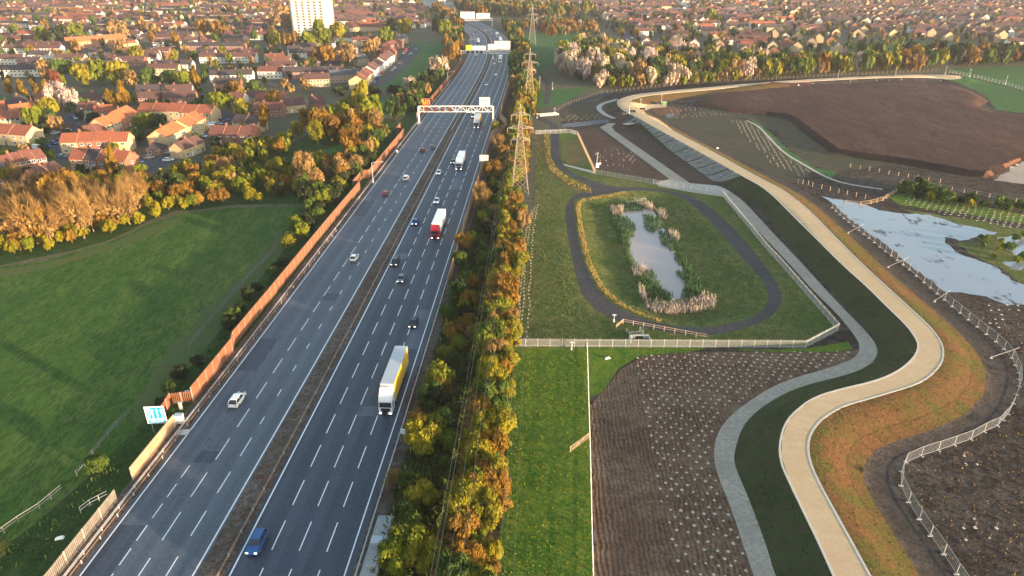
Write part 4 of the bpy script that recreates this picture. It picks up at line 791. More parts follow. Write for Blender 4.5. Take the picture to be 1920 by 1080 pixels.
RF = [('roof_rust', 3), ('roof_brown', 5), ('roof_red', 1.2), ('roof_dark', 3.2), ('roof_orange', .25)]; WLs = [('wall_white', 4.5), ('wall_brick', 2.6), ('wall_cream', 2.4), ('wall_buff', 2)]
GL = 'houses of the far left suburb'; PL_ = 'in the far left suburb'
suburb([(-60,150),(200,152),(470,150),(505,120),(480,100),(240,104),(-60,120)], R(4), 21, [('roof_dark', 5), ('roof_brown', 3), ('roof_rust', 1)], [('wall_white', 5), ('wall_cream', 2), ('wall_brick', 1)], PL_, GL, 61, nmax=8)
suburb([(380,168),(470,166),(640,138),(720,108),(740,80),(640,66),(520,96),(480,120),(400,146)], R(8), 23, RF, WLs, PL_, GL, 62, nmax=6)
suburb([(-60,116),(120,104),(470,98),(540,66),(540,46),(-60,50)], R(-3), 24, RF, WLs, PL_, GL, 63, nmax=10)
suburb([(625,62),(770,66),(832,56),(840,30),(800,14),(660,14),(560,30),(640,58)], R(12), 26, RF, WLs, 'beside the motorway bend', GL, 64, nmax=7)
suburb([(-60,50),(560,46),(640,16),(800,10),(800,-14),(-60,-14)], R(-9), 30, RF + [('roof_red', 2)], WLs, PL_, GL, 65, nmax=12, uw=6)
GR_ = 'houses of the right estate'; PR = 'in the right estate'
RFR = [('roof_brown', 5), ('roof_rust', 2), ('roof_dark', 4), ('roof_red', .6), ('roof_slate', 1.2)]; WR = [('wall_cream', 3.4), ('wall_brick', 2), ('wall_buff', 3), ('wall_white', 2.2), ('wall_orange', .9)]
suburb([(1190,95),(1210,78),(1320,60),(1450,66),(1610,80),(1600,102),(1480,106),(1440,118),(1420,140),(1385,128),(1330,104),(1250,102)], R(-14), 20, RFR, WR, PR, GR_, 71, gable=.62, nmax=4)
suburb([(1165,64),(1120,42),(1100,28),(1500,16),(1560,64),(1320,60),(1230,72)], R(10), 20, RFR, WR, PR, GR_, 72, gable=.4, nmax=6)
suburb([(1560,74),(1500,18),(1740,6),(2010,14),(2040,86),(1880,94),(1870,84),(1690,72)], R(-6), 19, RFR, WR, PR, GR_, 73, gable=.5, nmax=6)
suburb([(1100,26),(1500,14),(2010,8),(2010,-14),(840,-14),(880,8),(1000,18)], R(5), 26, RFR, WR, PR, GR_, 74, gable=.3, nmax=9)
suburb([(880,8),(860,14),(1000,20),(1000,8)], R(5), 26, RFR, WR, PR, GR_, 75, gable=.3, nmax=6)
# garden trees of the suburbs
def notb(x, y): return any((x - a) ** 2 + (y - b) ** 2 < (rr + .5) ** 2 for a, b, rr in EXC if abs(a - x) < 14 and abs(b - y) < 14) or near_road(x, y) < 26
YS = [('yellow', 1.6), ('orange', 1), ('brown', 1.6), ('green', 4), ('dark', 3), ('lime', 1.4), ('blossom', .4), ('darkconifer', 1)]
fill([(-60,160),(300,170),(470,166),(700,120),(760,70),(640,62),(480,96),(-60,100)], 19, (4, 8), YS, 'in the left suburb gardens', group='garden trees of the left suburb', avoid=notb, seed=81)
fill([(-60,104),(480,96),(640,64),(830,58),(840,30),(800,-12),(-60,-12)], 25, (5, 10), YS + [('orange', 1), ('brown', 2)], 'in the left suburb gardens', group='garden trees of the left suburb', avoid=notb, seed=82)
fill([(1130,52),(1200,90),(1420,140),(1600,102),(1870,84),(2040,90),(2040,10),(1100,26)], 17, (4, 8), YS, 'in the right estate gardens', group='garden trees of the right estate', avoid=notb, seed=83)
fill([(860,14),(1100,26),(2040,10),(2040,-12),(850,-12)], 30, (6, 10), YS + [('orange', .6)], 'in the right estate gardens', group='garden trees of the right estate', avoid=notb, seed=84)
fill([(-60,340),(-60,190),(250,180),(470,170),(490,250),(330,330),(140,345)], 11, (2.2, 5), [('green', 3), ('dark', 3), ('yellow', 1), ('lime', 1), ('brown', 1)], 'in the estate gardens', 'shrub', 'garden bushes of the left estate', rr=(.5, .8), avoid=lambda x, y: notb(x, y) or any(inside(np.array([x]), np.array([y]), g)[0] for g in green), seed=85)
fill([(970,60),(1105,60),(1100,40),(975,42)], 12, (5, 9), YS, 'by the allotments', group='trees by the allotments', seed=86)
fill([(1018,72),(1050,72),(1100,62),(1130,72),(1120,56),(1060,52),(1010,58)], 12, (7, 10), [('orange', 4), ('brown', 3), ('green', 1), ('red', 1)], 'by the allotments', group='trees by the allotments', seed=87)
# streets of the suburbs
st = MB()
for u0, u1, v, ang, poly in ROADS:
    c, s = math.cos(ang), math.sin(ang); q = [P0(*p) for p in poly]; u = u0
    while u < u1:
        x, y = u * c - v * s, u * s + v * c
        if inside(np.array([x]), np.array([y]), q)[0] and abs(x) < y + 60 and near_road(x, y) > 34:
            st.add([(a * c - b * s, a * s + b * c, .05) for a, b in ((u, v - 2.8), (u + 10.01, v - 2.8), (u + 10.01, v + 2.8), (u, v + 2.8))], [(0, 1, 2, 3)])
        u += 10
st.build('streets', 'g_street')['kind'] = 'structure'
# emit houses: 300 largest as things, the rest one mass
def emit_houses():
    def key(h):
        px, py = pix(h['x'], h['y']); vis = -80 < px < 2000 and py > -2
        return (0 if vis else 1, -h['units'] * h['uw'] / (h['x'] ** 2 + h['y'] ** 2))
    HOUSES.sort(key=key)
    print('HOUSES', len(HOUSES))
    for h in HOUSES[:300]: build_house(h)
    mats = ['roof_red','roof_brown','roof_dark','roof_slate','roof_orange','roof_rust','wall_cream','wall_brick','wall_white','wall_buff','wall_orange','pane','frame_white','chimney_brick']; mb = MB()
    for h in HOUSES[300:]:
        px, py = pix(h['x'], h['y'])
        if px < -250 or px > 2170: continue
        L = h['units'] * h['uw']; t = MB(); wallmb(t, L, h['D'], h['ez'], h['rz']); t.m = [mats.index(h['wall'])] * len(t.f); k = len(t.f); roofmb(t, L, h['D'], h['ez'], h['rz']); t.m[k:] = [mats.index(h['roof'])] * (len(t.f) - k)
        for i in range(h['units']):
            for z in (1, 3.3):
                t.box((i + .5) * h['uw'], -.02, z, 2.6, .08, 1.1, 11 if (i + int(z)) % 2 else 12); t.box((i + .5) * h['uw'], h['D'] + .02, z, 2.6, .08, 1.1, 11)
            if i % 2 == 0: t.box((i + .9) * h['uw'], h['D'] / 2, h['rz'] - .5, .9, .6, 1.5, 13)
        c, s = math.cos(h['ang']), math.sin(h['ang']); o = len(mb.v); mb.v += [(v[0] * c - v[1] * s + h['x'], v[0] * s + v[1] * c + h['y'], v[2]) for v in t.v]; mb.f += [tuple(i + o for i in f) for f in t.f]; mb.m += t.m
    tag(mb.build('distant_houses', mats), 'far streets of small red and brown roofed houses towards the top', 'houses', kind='stuff')
emit_houses()
# ---------------- street furniture, fences, gantries, vehicles
mat('barrier', (.22,.095,.050), .8, .15, .6); mat('dullsteel', (.16,.17,.17), .7, .1); mat('slatgrey', (.21,.19,.17), .8, .2, 1); mat('barrierpale_lit', (.40,.25,.16), .8, .12, .6); mat('barrierpost', (.34,.30,.28), .7, .1); mat('galv', (.50,.52,.54), .45, .08, 2, metal=.3); mat('steelwhite', (.72,.70,.68), .5, .05); mat('fencegrey', (.42,.43,.44), .5, .05, metal=.2)  # pale barrier colour has the sunlight on the right-hand panels painted in
mat('timber', (.50,.36,.24), .85, .15, 2); mat('rust', (.30,.20,.15), .7, .2, 2, metal=.3); mat('signblue', (.01,.30,.62), .5, 0); mat('signwhite', (.82,.82,.80), .5, 0); mat('signyellow', (.90,.70,.02), .5, 0); mat('dark', (.02,.02,.022), .6, 0); mat('signback', (.55,.53,.50), .6, .05)  # rust tone puts pinkish low sunlight into the median rail's colour
mat('amber', (1.0,.28,.02), .5, 0, emit=.5); mat('concrete', (.40,.39,.37), .9, .12, 1.5); mat('wire', (.25,.25,.26), .5, 0, metal=.4); mat('insul', (.35,.25,.20), .5, 0); mat('redbox', (.10,.03,.028), .7, 0); mat('plaincloth', (.75,.74,.70), .9, 0)
def polyseg(pts, step):
    a = np.array(pts, float); out = []
    for p, q in zip(a[:-1], a[1:]):
        L = np.hypot(*(q - p)); n = max(1, round(L / step))
        for i in range(n): out.append((p + (q - p) * i / n, p + (q - p) * (i + 1) / n))
    return out
def gz(p): return H1(p[0], p[1]) if p[0] > 8 else 0
def bayfence(name, label, pts, step, h, meshf, postw, pm, bm, group=None, cat='fence', base=0, ph=None):
    """fence of repeated bays: each bay a panel child, each post a post child"""
    segs = polyseg(pts, step); o0 = segs[0][0]; root = thing(name, label, cat, (o0[0], o0[1], gz(o0)), 0, group); cache = {}
    z0 = gz(o0)
    for i, (p, q) in enumerate(segs[:100]):
        L = round(float(np.hypot(*(q - p))), 1)
        if L not in cache: mb = MB(); meshf(mb, L, h); cache[L] = mb.mesh('panel', bm)
        obj('panel', cache[L], root, (p[0] - o0[0], p[1] - o0[1], gz(p) - z0 + base), math.atan2(q[1] - p[1], q[0] - p[0]))
        if postw:
            if 'p' not in cache: mb = MB(); mb.box(0, 0, -.3, postw, postw, (ph or h) + .35); cache['p'] = mb.mesh('post', pm)
            obj('post', cache['p'], root, (p[0] - o0[0], p[1] - o0[1], gz(p) - z0))
    return root
def pal(mb, L, h):
    n = int(L / .17)
    for i in range(n): mb.box((i + .5) * L / n, 0, .05, .05, .02, h - .05 + (.0 if i % 2 else .04))
    mb.box(L / 2, .03, .35, L, .05, .06); mb.box(L / 2, .03, h - .35, L, .05, .06)
def solidp(mb, L, h):
    mb.box(L / 2, 0, 0, L, .08, h); mb.box(L / 2, -.06, h * .25, L, .05, .10); mb.box(L / 2, -.06, h * .75, L, .05, .10); mb.box(L / 2, 0, h, L + .02, .16, .08)
    n = int(L / .5)
    for i in range(n): mb.box((i + .5) * L / n, -.055, .02, .07, .03, h - .05)
def slatp(mb, L, h):
    n = int(L / .3)
    for z in (.4, h - .4): mb.box(L / 2, .06, z, L, .05, .1)
    for i in range(n): mb.box((i + .5) * L / n, 0, 0, .17, .08, h)
def heras(mb, L, h):
    for z in (.18, h): mb.bar((0, 0, z), (L, 0, z), .05)
    for x in (.03, L - .03): mb.bar((x, 0, .05), (x, 0, h), .05)
    for i in range(1, 12): mb.bar((L * i / 12, 0, .18), (L * i / 12, 0, h), .012, 0, None, 3)
    for i in range(1, 5): mb.bar((0, 0, .18 + (h - .18) * i / 5), (L, 0, .18 + (h - .18) * i / 5), .012, 0, None, 3)
    mb.box(0, 0, 0, .25, .75, .14)
def wiref(mb, L, h):
    for z in (h, h * .6, h * .25): mb.bar((0, 0, z), (L, 0, z), .04, 0, None, 3)
def railf(mb, L, h):
    for z in (h - .12, h * .5): mb.box(L / 2, 0, z, L, .06, .13)
def tuberail(mb, L, h):
    for z in (h, h * .5): mb.bar((0, 0, z), (L, 0, z), .05)
# noise barriers
def off_line(pairs, off): return [rp(s, off) for s in pairs]
sN = s_at_y(60); s0 = s_at_y(44); sA = s_at_y(82); sB = s_at_y(84.5); sC = s_at_y(98); sD = s_at_y(104)
bayfence('noise_barrier', 'near ribbed grey noise barrier at the bottom left of the motorway', [rp(s0, -18.2), rp(sA - 1, -18.2)], 4, 2.2, slatp, .14, 'barrierpost', 'slatgrey', 'noise barriers left of the motorway', 'noise barrier')
bayfence('noise_barrier', 'short sunlit timber noise barrier between the gap and the blue sign', [rp(sB + 1, -18.3), rp(sC + 1.5, -18.3)], 4, 2.4, solidp, .14, 'barrierpost', 'barrierpale_lit', 'noise barriers left of the motorway', 'noise barrier')
pr = [rp(s_at_y(100.5), -21.6), rp(s_at_y(106), -22.4), rp(s_at_y(107), -18.6)]
bayfence('noise_barrier', 'recessed slatted barrier panels behind the roadside cabinets', pr, 2.0, 2.4, slatp, .14, 'barrierpost', 'barrier', 'noise barriers left of the motorway', 'noise barrier')
def bl(s_list): return [rp(s_at_y(y), o) for y, o in s_list]
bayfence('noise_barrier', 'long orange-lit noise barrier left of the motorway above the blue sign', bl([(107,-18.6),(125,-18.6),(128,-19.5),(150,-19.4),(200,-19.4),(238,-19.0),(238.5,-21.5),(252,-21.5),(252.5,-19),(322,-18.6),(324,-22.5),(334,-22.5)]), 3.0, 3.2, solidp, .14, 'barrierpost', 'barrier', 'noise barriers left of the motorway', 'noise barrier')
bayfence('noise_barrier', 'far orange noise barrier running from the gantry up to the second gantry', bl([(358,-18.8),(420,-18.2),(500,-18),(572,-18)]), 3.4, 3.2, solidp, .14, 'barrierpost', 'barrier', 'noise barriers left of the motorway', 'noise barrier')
bayfence('noise_barrier', 'right noise barrier with sunlit outer face from the road marker to the recess', bl([(158,22.6),(196,22.6),(197,22.3),(232,22.5),(298,22.6),(322,23.2)]), 2.6, 3.0, solidp, .14, 'barrierpost', 'barrierpale_lit', 'noise barriers right of the motorway', 'noise barrier')
bayfence('noise_barrier', 'stepped right barrier bay beside the near gantry leg', bl([(322,23.2),(333,27.5),(345,28),(362,23.5)]), 3.0, 3.0, solidp, .14, 'barrierpost', 'barrierpale_lit', 'noise barriers right of the motorway', 'noise barrier')
bayfence('noise_barrier', 'far right noise barrier from the near gantry to the bend', bl([(362,23.5),(450,22.8),(560,22.8),(640,24)]), 4.0, 3.0, solidp, .14, 'barrierpost', 'barrierpale_lit', 'noise barriers right of the motorway', 'noise barrier')
# guard rails
def guard(label, off, ya, yb, m='galv', step=4.4, z=.62, n=2):
    s, s1 = s_at_y(ya), s_at_y(yb); p0 = rp(s, off); root = thing('guard_rail', label, 'guard rail', (p0[0], p0[1], 0), 0, 'guard rails'); mb = MB(); a = []
    while s < s1: a.append(rp(s, off)); s += step
    for p, q in zip(a, a[1:]):
        for k in range(n): mb.bar((p[0] - p0[0], p[1] - p0[1], z - k * .28), (q[0] - p0[0], q[1] - p0[1], z - k * .28), .10, 0)
    mb.build('rail', m, root); pm = MB(); pm.box(.0, 0, -.1, .12, .16, z + .2); pm = pm.mesh('post', 'galv')
    for p in a[:100]: obj('post', pm, root, (p[0] - p0[0], p[1] - p0[1], 0))
guard('steel crash barrier along the left edge of the motorway', -16.9, 44, 480); guard('crash barrier running down the median, coloured pinkish as if sunlit', 3.5, 40, 330, 'rust'); guard('steel crash barrier along the right edge near the bottom', 21.9, 44, 165); guard('steel crash barrier along the right edge further up', 21.9, 168, 520); guard('far median crash barrier towards the bend', 2.4, 332, 640, 'galv')
guard('second low rail close behind the left crash barrier', -16.2, 60, 200, 'rust', 4.4, .5, 1)
# palisade fences round the oval site
GP = 'palisade fences of the oval site'
bayfence('palisade_fence', 'pale palisade fence along the bottom of the oval site', PP([(962,650),(1100,651),(1510,653)]), 2.75, 2.0, pal, .1, 'fencegrey', 'fencegrey', GP)
bayfence('palisade_fence', 'short angled palisade corner at the right tip of the oval site', PP([(1510,653),(1571,621)]), 2.4, 2.0, pal, .1, 'fencegrey', 'fencegrey', GP)
bayfence('palisade_fence', 'long grey palisade fence between oval path and gravel path', PP([(1571,621),(1466,500),(1440,472),(1353,366)]), 2.75, 2.0, pal, .1, 'fencegrey', 'fencegrey', GP)
bayfence('palisade_fence', 'palisade fence above the oval pond below the brown soil', PP([(1353,366),(1225,346),(1116,327)]), 2.75, 2.0, pal, .1, 'fencegrey', 'fencegrey', GP)
bayfence('palisade_fence', 'sunlit palisade fence climbing beside the narrow dry meadow', PP([(1116,327),(1083,254)]), 2.75, 2.0, pal, .1, 'timber', 'timber', GP)  # warm timber tone stands in for sunlight on this grey palisade run
bayfence('palisade_fence', 'palisade fence with gate across the top of the footpath', PP([(1083,254),(1070,250),(1003,252)]), 2.4, 2.0, pal, .1, 'fencegrey', 'fencegrey', GP)
bayfence('security_fence', 'long fence in front of the wood and the tan path', PP([(1038,213),(1060,199),(1130,176),(1290,158),(1440,149)]), 3.4, 1.9, heras, .1, 'timber', 'g_olive', 'fences above the tan path')
bayfence('security_fence', 'pale green fence in front of the tree line', PP([(1440,151),(1600,141),(1762,134)]), 3.4, 1.9, heras, .12, 'timber', 'g_olive', 'fences above the tan path')
bayfence('security_fence', 'fence running down the right field edge', PP([(1780,136),(1840,148),(1880,158),(1935,174),(1990,192)]), 3.4, 2.0, heras, .1, 'fencegrey', 'fencegrey', 'fences above the tan path')
GHF = 'temporary mesh fences'
hf = [(1560,390),(1582,410),(1610,432),(1660,472),(1705,506),(1732,530),(1757,551),(1785,575),(1815,600),(1849,627),(1867,641),(1882,655),(1897,672),(1910,700),(1911,725),(1900,757),(1890,777),(1870,799),(1845,810),(1820,824),(1789,835),(1759,845),(1727,855),(1698,868),(1690,885),(1689,911),(1703,942),(1723,974),(1744,1005),(1769,1040),(1793,1077),(1830,1130)]
hw = PP(hf); hs = polyseg(hw, 3.4)
root = thing('mesh_fence', 'long temporary mesh fence snaking round the pool and mud', 'fence', (hw[0][0], hw[0][1], 0), 0, GHF); hc = {}
for p, q in hs[:100]:
    L = round(float(np.hypot(*(q - p))), 1)
    if L not in hc: mb = MB(); heras(mb, L, 2.0); hc[L] = mb.mesh('panel', 'fencegrey')
    obj('panel', hc[L], root, (p[0] - hw[0][0], p[1] - hw[0][1], gz(p)), math.atan2(q[1] - p[1], q[0] - p[0]))
for (a, b, c, d), lb in (((1590,438,1618,428), 'loose fence brace beside the flooded pool, uppermost'), ((1665,502,1702,490), 'loose fence brace beside the flooded pool, middle one'), ((1752,566,1780,552), 'loose fence brace below the flooded pool'), ((1858,672,1908,661), 'long fence brace at the right bend of the mesh fence')):
    p, q = P(a, b), P(c, d); o = thing('fence_brace', lb, 'brace', (p[0], p[1], gz(p)), 0, GHF); mb = MB(); mb.bar((0, 0, .3), (q[0] - p[0], q[1] - p[1], 1.2), .07); mb.build('pole', 'fencegrey', o); mb = MB(); mb.box(0, 0, 0, .6, .3, .15); mb.box(0, 0, .12, .08, .08, .5); mb.build('foot', 'fencegrey', o)
bayfence('timber_fence', 'sunlit rail fence at the head of the flooded pool', PP([(1585,382),(1613,385),(1632,382),(1655,376),(1680,360),(1690,343)]), 3.2, 1.3, heras, .12, 'timber', 'timber', 'fences by the plantation')
bayfence('timber_fence', 'long thin fence above the right plantation', PP([(1692,344),(1740,350),(1830,366),(1930,384),(1990,395)]), 3.6, 1.5, wiref, .12, 'timber', 'galv', 'fences by the plantation')
bayfence('post_and_rail_fence', 'warm timber post and rail fence below the oval path', PP([(1155,618),(1168,607),(1325,636)]), 2.4, 1.2, railf, .14, 'timber', 'timber', 'small timber fences')
bayfence('wire_fence', 'white wire fence between the bright grass and ploughed soil', PP([(1101,652),(1104,760),(1107,860),(1110,1000),(1113,1110)]), 3.0, 1.0, wiref, .10, 'signwhite', 'signwhite', 'small timber fences')
bayfence('field_gate', 'pale five-bar gate opening on to the bright grass', PP([(1069,848),(1105,822)]), 4, 1.2, lambda mb, L, h: [mb.bar((0, 0, z), (L, 0, z), .05) for z in (.2, .45, .7, .95, 1.2)] + [mb.bar((0, 0, .2), (L, 0, 1.2), .05)], .12, 'timber', 'timber', 'small timber fences', cat='gate')
GF = 'field edge fences left of the motorway'
bayfence('field_fence', 'grey rail fence at the bottom left field edge', PP([(-20,1020),(35,980),(75,955),(117,920)]), 2.6, 1.2, railf, .12, 'dullsteel', 'dullsteel', GF)
bayfence('field_fence', 'grey rail fence in the field ditch above the first', PP([(145,893),(187,840),(220,800),(245,777)]), 2.6, 1.2, railf, .12, 'dullsteel', 'dullsteel', GF)
bayfence('field_fence', 'upper grey fence between the left field and verge', PP([(355,652),(400,600),(440,550),(480,508),(520,468)]), 2.6, 1.2, railf, .12, 'dullsteel', 'dullsteel', GF)
bayfence('handrail', 'white tubular handrail on the verge by the barrier gap', PP([(152,962),(170,948),(203,931)]), 1.6, 1.1, tuberail, .06, 'steelwhite', 'steelwhite', 'handrails')
bayfence('handrail', 'white tubular handrail on the concrete pad bottom right of motorway', [rp(s_at_y(y), 24.6) for y in (66, 72, 79)], 1.6, 1.1, tuberail, .06, 'steelwhite', 'steelwhite', 'handrails')
for (a, b), lb in (((1185,383), 'green metal headwall railing at the top left of the pond'), ((1203,378), 'smaller metal railing at the top right of the pond'), ((1232,583), 'green metal railing at the lower end of the pond'), ((1193,630), 'white metal railing round the culvert below the oval path'), ((1175,216), 'dark steel railing on the sluice structure')):
    p = P(a, b); o = thing('metal_railing', lb, 'railing', (p[0], p[1], gz(p)), R(12), 'metal railings'); mb = MB(); w = 3.2
    for z in (1.1, .55): mb.bar((-w / 2, 0, z), (w / 2, 0, z), .06); mb.bar((-w / 2, 0, z), (-w / 2, 2, z), .06); mb.bar((w / 2, 0, z), (w / 2, 2, z), .06)
    mb.build('rail', 'fencegrey', o); mb = MB(); mb.box(0, 0, -.1, .07, .07, 1.2); pm = mb.mesh('post', 'fencegrey')
    for x, y in ((-w / 2, 0), (0, 0), (w / 2, 0), (-w / 2, 2), (w / 2, 2)): obj('post', pm, o, (x, y, 0))
p = P(1198,634); o = thing('culvert', 'dark concrete culvert head below the oval path', 'culvert', (p[0], p[1], -.1)); mb = MB(); mb.box(0, 0, 0, 4, .4, 1.0); mb.box(-2.1, -1.2, 0, .3, 2.4, .8); mb.box(2.1, -1.2, 0, .3, 2.4, .8); mb.build('headwall', 'concrete', o); mb = MB(); mb.box(0, -.25, .05, 1.6, .1, .7); mb.build('opening', 'dark', o)
# revetment mats on the bund side
def revet():
    A, B = [P0(1170,231), P0(1199,239), P0(1255,282), P0(1338,341)], [P0(1192,219,3), P0(1240,246,3), P0(1300,279,3), P0(1393,331,3)]
    a, b = resample(A, 60), resample(B, 60); o = thing('block_revetment', 'grey concrete block mats lining the bank beside the tan path', 'revetment', (a[0][0], a[0][1], 0)); ox, oy = a[0]; n = 22
    mat('revet', (.20,.185,.165), .95, .4, .6, bmp=.2)
    for i in range(n):
        mb = MB(); t0, t1 = i / n + .004, (i + 1) / n - .004; M_ = 6; vs = []
        for t in (t0, t1):
            pa = np.array([np.interp(t, np.linspace(0, 1, 60), a[:, k]) for k in (0, 1)]); pb = np.array([np.interp(t, np.linspace(0, 1, 60), b[:, k]) for k in (0, 1)])
            for k in range(M_ + 1): q = pa + (pb - pa) * k / M_; vs.append((q[0] - ox, q[1] - oy, H1(*q) + .14))
        mb.add(vs, [(k, k + 1, M_ + 2 + k, M_ + 1 + k) for k in range(M_)]); mb.add([(v[0], v[1], v[2] - .5) for v in vs], [(k + 1, k, M_ + 1 + k, M_ + 2 + k) for k in range(M_)])
        mb.build('mat_panel', 'revet', o)
        if i in (3, 6, 9, 11, 12, 14, 15, 17, 19, 21):
            r2 = MB(); p, q = vs[0], vs[M_]; 
            for k in range(M_): r2.bar((vs[k][0], vs[k][1], vs[k][2] + .1), (vs[k + 1][0], vs[k + 1][1], vs[k + 1][2] + .1), .16)
            r2.build('seam', 'concrete', o)
revet()
p = P(1196,226); o = thing('sluice_deck', 'dark steel stair and walkway on the sluice bank', 'walkway', (p[0], p[1], 1.2), R(28)); mb = MB(); mb.box(-3, 0, 0, 9, 1.6, .25); mb.box(-3, 2.2, -.4, 8, 1.2, .3); mb.build('deck', 'galv', o); mb = MB()
for y in (-.8, .8, 2.9):
    for z in (1.2, .7): mb.bar((-7.3, y, z), (1.3, y, z), .06)
    for x in range(-7, 2, 2): mb.bar((x, y, 0), (x, y, 1.2), .06)
mb.build('rail', 'dark', o)
p = P(1028,217); o = thing('footbridge', 'small white-sided footbridge over the stream by the footpath', 'footbridge', (p[0], p[1], 0), R(22)); mb = MB(); mb.box(0, 0, .2, 11, 2.6, .3); mb.build('deck', 'concrete', o)
for y in (-1.4, 1.4): mb = MB(); mb.box(0, y, .3, 11, .12, .9); mb.build('parapet', 'concrete', o)
# pylons and wires
PY = []
def pylon(x, y, hgt, label, rz=0.04):
    t = thing('pylon', label, 'pylon', (x, y, 0), rz, 'pylons of the power line'); k = hgt / 30.7
    def hw_(z): return 2.35 * k * (1 - z / (24 * k)) + .55 * k if z < 24 * k else .55 * k * max(.2, (hgt - z) / (hgt - 24 * k) * .9 + .1)
    zs = [0, 5, 9.2, 12.6, 15.4, 17.8, 20, 22, 24, 26, 28]; zs = [z * k for z in zs] + [hgt]
    for sx, sy in ((-1, -1), (1, -1), (1, 1), (-1, 1)):
        mb = MB()
        for a, b in zip(zs, zs[1:]): mb.bar((sx * hw_(a), sy * hw_(a), a), (sx * hw_(b), sy * hw_(b), b), .13 * k)
        mb.build('leg', 'pylonsteel', t)
    mb = MB()
    for a, b in zip(zs, zs[1:]):
        for q in range(4):
            (s1, s2), (s3, s4) = [((-1, -1), (1, -1)), ((1, -1), (1, 1)), ((1, 1), (-1, 1)), ((-1, 1), (-1, -1))][q]
            mb.bar((s1 * hw_(a), s2 * hw_(a), a), (s3 * hw_(b), s4 * hw_(b), b), .065 * k); mb.bar((s3 * hw_(a), s4 * hw_(a), a), (s1 * hw_(b), s2 * hw_(b), b), .065 * k); mb.bar((s1 * hw_(b), s2 * hw_(b), b), (s3 * hw_(b), s4 * hw_(b), b), .06 * k)
    mb.build('bracing', 'pylonsteel', t)
    for z, w in ((27 * k, 3.1 * k), (22.6 * k, 4.4 * k), (18.6 * k, 3.2 * k)):
        for s in (-1, 1):
            mb = MB(); h = hw_(z); 
            for yy in (-h, h): mb.bar((s * h, yy, z), (s * w, 0, z), .12 * k); mb.bar((s * h, yy, z + 1.0 * k), (s * w, 0, z), .10 * k)
            for f in (.35, .7): mb.bar((s * (h + (w - h) * f), -h * (1 - f), z), (s * (h + (w - h) * f), h * (1 - f), z), .07 * k); mb.bar((s * (h + (w - h) * f), 0, z), (s * (h + (w - h) * f), 0, z + (1 - f) * k), .07 * k)
            mb.build('cross_arm', 'pylonsteel', t)
            mb = MB(); mb.bar((s * w, 0, z), (s * w, 0, z - 1.8 * k), .12 * k, 0, None, 6); mb.build('insulator', 'insul', t)
    PY.append((x, y, k))
mat('pylonsteel', (.34,.30,.26), .6, .08, 1, metal=.2)
x, y = P0(975, 360); pylon(x, y, 30.7, 'nearest lattice pylon standing in the tall hedge'); pylon(*P0(993, 196), 30.7, 'second lattice pylon above the footbridge'); pylon(*P0(998, 84), 36, 'farthest lattice pylon beside the allotments')
x0_, y0_ = -7.0, -20.0
nodes_ = [(x0_, y0_, 1)] + PY + [(60, 1150, 1.2)]
for a, b in zip(nodes_, nodes_[1:]):
    for z, w in ((25.2, 3.1), (20.8, 4.4), (16.8, 3.2), (30.6, 0)):
        for s in ((-1, 1) if w else (0,)):
            mb = MB(); A = Vector((a[0] + s * w * a[2], a[1], z * a[2])); B = Vector((b[0] + s * w * b[2], b[1], z * b[2])); n = 14; Ls = (B - A).length; pts = []
            for i in range(n + 1): t = i / n; p = A.lerp(B, t); p.z -= 4 * t * (1 - t) * Ls * .022; pts.append(p - A)
            for p, q in zip(pts, pts[1:]): mb.bar(p, q, .018, 0, None, 3)
            o = mb.build('power_cable', 'wire', None, tuple(A)); pos = {(27, 0): ''}.get(z, '')
            tier = {25.2: 'top-arm', 20.8: 'middle-arm', 16.8: 'bottom-arm', 30.6: 'earth'}[z]; side = {-1: 'left', 1: 'right', 0: 'single'}[s]; sp = {0: 'reaching over the camera from the nearest pylon', 1: 'between nearest and second pylon', 2: 'between second and farthest pylon', 3: 'beyond the farthest pylon'}[nodes_.index(a)]
            tag(o, f'{side} {tier} power cable {sp}', 'power cable', 'power cables')
# gantries
def gantry(ya, label, xl, xr, hb=6.2, ht=8.8, rz=0):
    o = thing('gantry', label, 'gantry', (xl, ya, 0), 0, 'gantries over the motorway'); W_ = xr - xl
    for x in (0, W_): mb = MB(); mb.box(x, 0, -.1, .75, .75, ht + .1); mb.build('column', 'steelwhite', o); mb = MB(); mb.box(x, 0, -.1, 2.2, 2.2, .9); mb.build('plinth', 'concrete', o)
    mb = MB()
    for y in (-.7, .7):
        for z in (hb, ht): mb.box(W_ / 2, y, z - .15, W_, .22, .24)
        n = int(W_ / 2.6)
        for i in range(n + 1):
            x = W_ * i / n; mb.bar((x, y, hb), (x, y, ht), .13)
            if i < n: mb.bar((x, y, hb if i % 2 else ht), (x + W_ / n, y, ht if i % 2 else hb), .13)
    for i in range(0, int(W_ / 2.6) + 1): x = W_ * i / int(W_ / 2.6); mb.bar((x, -.7, ht), (x, .7, ht), .1); mb.bar((x, -.7, hb), (x, .7, hb), .1)
    mb.build('truss', 'steelwhite', o); return o
gx0, gy0 = -46.2, 347; g1 = gantry(gy0, 'near white lattice gantry carrying the amber signal', gx0, -9.3)
for i in range(4):
    mb = MB(); mb.box(0, 0, 0, 1.7, .35, 2.0); s_ = mb.build('lane_signal', 'redbox', g1, (4.6 + i * 3.7, -1.0, 6.4))
def board(parent, name, x, z, w, h, m, y=-.9, back=None, rim='signwhite'):
    mb = MB(); mb.box(0, 0, 0, w, .18, h, 0); mb.box(0, -.1, .12, w - .25, .03, h - .24, 1); return mb.build(name, [rim, m], parent, (x, y, z))
def amberbars(o, w, h, glyphs):
    mb = MB()
    for x, z, a, b in glyphs: mb.box(x, -.13, z, a, .04, b)
    return mb.build('lit_digits', 'amber', o)
